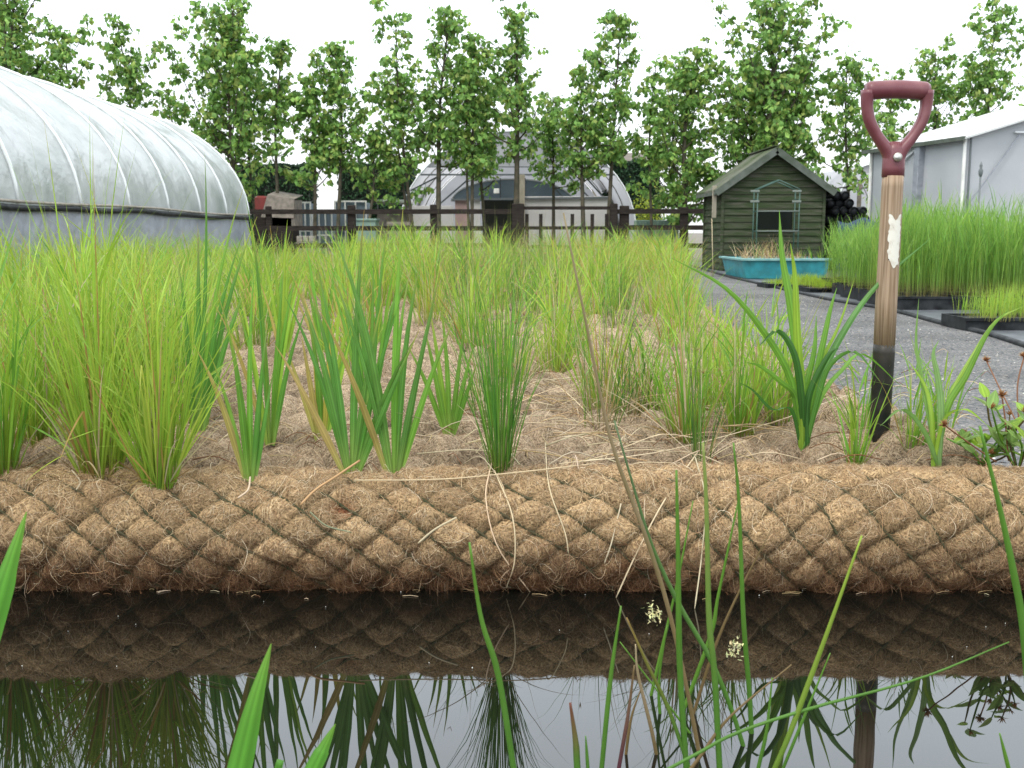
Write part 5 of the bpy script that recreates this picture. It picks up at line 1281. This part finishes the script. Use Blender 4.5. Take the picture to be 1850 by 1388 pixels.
bx(681, 378, 736, 470, 25.5, 1.2, '', O=O).build('body', M['greywood'], t); bx(678, 361, 737, 367, 25.4, 1.4, '', O=O).build('top_rim', M['white'], t)
for px in (681, 734): bx(px, 366, px + 2.5, 380, 25.45, .06, '', O=O, bev=0).build('corner_post', M['hoopdark'], t)
a = at(728, 342, 25.4) - O; b = at(745, 392, 25.4) - O; B = MB(); B.bar(a, b, .06, .06); B.build('strut', M['hoopdark'], t)
for px0, py0, px1, py1, Y, m_, nm, lb, ct in (
    (642, 398, 680, 492, 24.0, 'palegreen', 'green_container', 'pale green container standing behind the fence below the trailer', 'container'),
    (532, 426, 566, 480, 24.0, 'concrete', 'concrete_block_stack', 'grey block stack with white edge behind the lower fence rail', 'block stack'),
    (700, 400, 742, 490, 24.1, 'greywood', 'pallet_stack', 'weathered boards stacked behind the fence between trailer and tunnel', 'boards'),
    (1150, 398, 1225, 492, 27, 'palegreen', 'green_water_tank', 'pale green tank behind the fence between the open tunnel and the shed', 'tank')):
    B = bx(px0, py0, px1, py1, Y, .6, '')
    if nm == 'pallet_stack':
        B = MB(); a, b = at(px0, py0, Y), at(px1, py1, Y)
        for i in range(9): z = G + (a.z - G) * (i + .5) / 9; B.box(((a.x + b.x) / 2 + .02 * math.sin(i * 3), Y + .3, z), (b.x - a.x, .6, (a.z - G) / 9 * .8))
    if nm == 'green_container':
        a, b = at(px0, py0, Y), at(px1, py1, Y); B.box(((a.x + b.x) / 2, Y + .3, a.z + .01), (b.x - a.x + .06, .66, .05), bev=.01)
    if nm == 'green_water_tank':
        a, b = at(px0, py0, Y), at(px1, py1, Y)
        for i in range(7): B.box((a.x + (b.x - a.x) * (i + .5) / 7, Y - .012, (a.z + G) / 2), (.04, .03, a.z - G - .1), bev=.006)
    if nm == 'concrete_block_stack':
        a, b = at(px0, py0, Y), at(px1, py1, Y); B = MB()
        for r_ in range(4):
            for c_ in range(3): B.box((a.x + (b.x - a.x) * (c_ + .5) / 3 + (.03 if r_ % 2 else 0), Y + .2, G + (a.z - G) * (r_ + .5) / 4), ((b.x - a.x) / 3 - .012, .3, (a.z - G) / 4 - .012), bev=.01)
    tag(B.build(nm, M[m_]), lb, ct)
for i, (px, py, Y, lb) in enumerate(((1183, 425, 21, 'pale grey sack lying by the fence foot, left of its neighbour'), (1203, 424, 21, 'pale grey sack lying by the fence foot, nearest to the shed'), (1002, 436, 20, 'low pale bag on the ground in front of the gate'), (1050, 440, 20, 'second low pale bag by the gate, on its right'), (870, 438, 20.5, 'small pale bag left of the gate post'))):
    p = at(px, py, Y); B = MB(); V = []
    for a_ in range(9):
        for b_ in range(13):
            th, ph = PI * a_ / 8, 2 * PI * b_ / 12; V.append((math.sin(th) * math.cos(ph) * .13 * (1 + .1 * math.sin(5 * ph)), math.sin(th) * math.sin(ph) * .16, max(0, p.z - G) * .32 * (1 + math.cos(th)) * (1 + .06 * math.sin(3 * ph))))
    o = np_obj('pale_sack', V, grid_faces(9, 13), M['concrete'], None); o.location = (p.x, Y, G); tag(o, lb, 'sack')
# thin pale canes by the bed
for px, y0_, y1_, Y, lb in ((1288, 500, 395, 13.5, 'thin pale cane upright at the path edge before the shed'),):
    a = onz(px, y0_, G); Y = a.y; b = at(px - 2, y1_, Y); B = MB(); B.tube([(0, 0, 0), (b.x - a.x, 0, b.z - G)], [.008, .005], 6, STR); o = B.build('garden_cane', M['straw'], None, True, True); o.location = (a.x, Y, G); tag(o, lb, 'cane')
# weeds along the path edge of the bed, grass at the tunnel foot
random.seed(15); B = MB()
for i in range(1500):
    Y = 2.3 + 9 * random.random() ** 1.3; x = xr(Y) + random.gauss(.02, .05); c = jit(random.choice((YG, MG, GR, TAN)), .2)
    blade(B, (x, Y, G + random.uniform(0, .12) if x < xr(Y) + .05 else G), random.uniform(0, 6.28), abs(random.gauss(0, .5)), random.uniform(.05, .2), .005, .6, (c, c, c), seg=4)
tag(B.build('edge_grass', M['blade'], None, True, True), 'fringe of thin grass along the path edge of the planted bed', 'grass', kind='stuff')
B = MB()
for i in range(5200):
    Y = random.uniform(3.5, 19); x = random.uniform(-4.3, -3.6) if random.random() < .6 else random.uniform(-4.2, 1.2)
    if x > -3.6: Y = random.uniform(12.8, 21.5)
    c = jit(random.choice((GR, MG, GR3, YG, TAN)), .2); blade(B, (x, Y, G), random.uniform(0, 6.28), abs(random.gauss(0, .4)), random.uniform(.15, .55) if x < -3.6 else random.uniform(.08, .4), .008, .5, (c, c, c), seg=4)
tag(B.build('rough_grass', M['blade'], None, True, True), 'rough grass at the foot of the left polytunnel and before the fence', 'grass', kind='stuff')
# floating specks on the water
B = MB(); random.seed(14)
for i in range(90):
    p = Vector((random.uniform(-1.1, 1.1), 1.655 - abs(random.gauss(0, .022)), .0012)); a = random.gauss(0, .9); L_ = random.uniform(.006, .03); d = Vector((math.cos(a), math.sin(a) * .5, 0))
    B.tube([p - d * L_ / 2, p + Vector((0, .002, .0006)), p + d * L_ / 2], .0005, 4, jit(random.choice((STR, TAN, RED))))
tag(B.build('floating_fibres', M['straw'], None, True, True), 'loose fibres floating on the water along the foot of the roll', 'fibres', kind='stuff')
B = MB(); random.seed(4)
for i in range(34):
    p = (random.uniform(-1, 1), random.uniform(1.3, 1.65), .001); r_ = random.uniform(.0003, .0008)
    B.tube([p, (p[0], p[1], .0022)], r_, 6)
tag(B.build('floating_specks', M['white']), 'tiny white specks floating on the dark water', 'specks', kind='stuff')
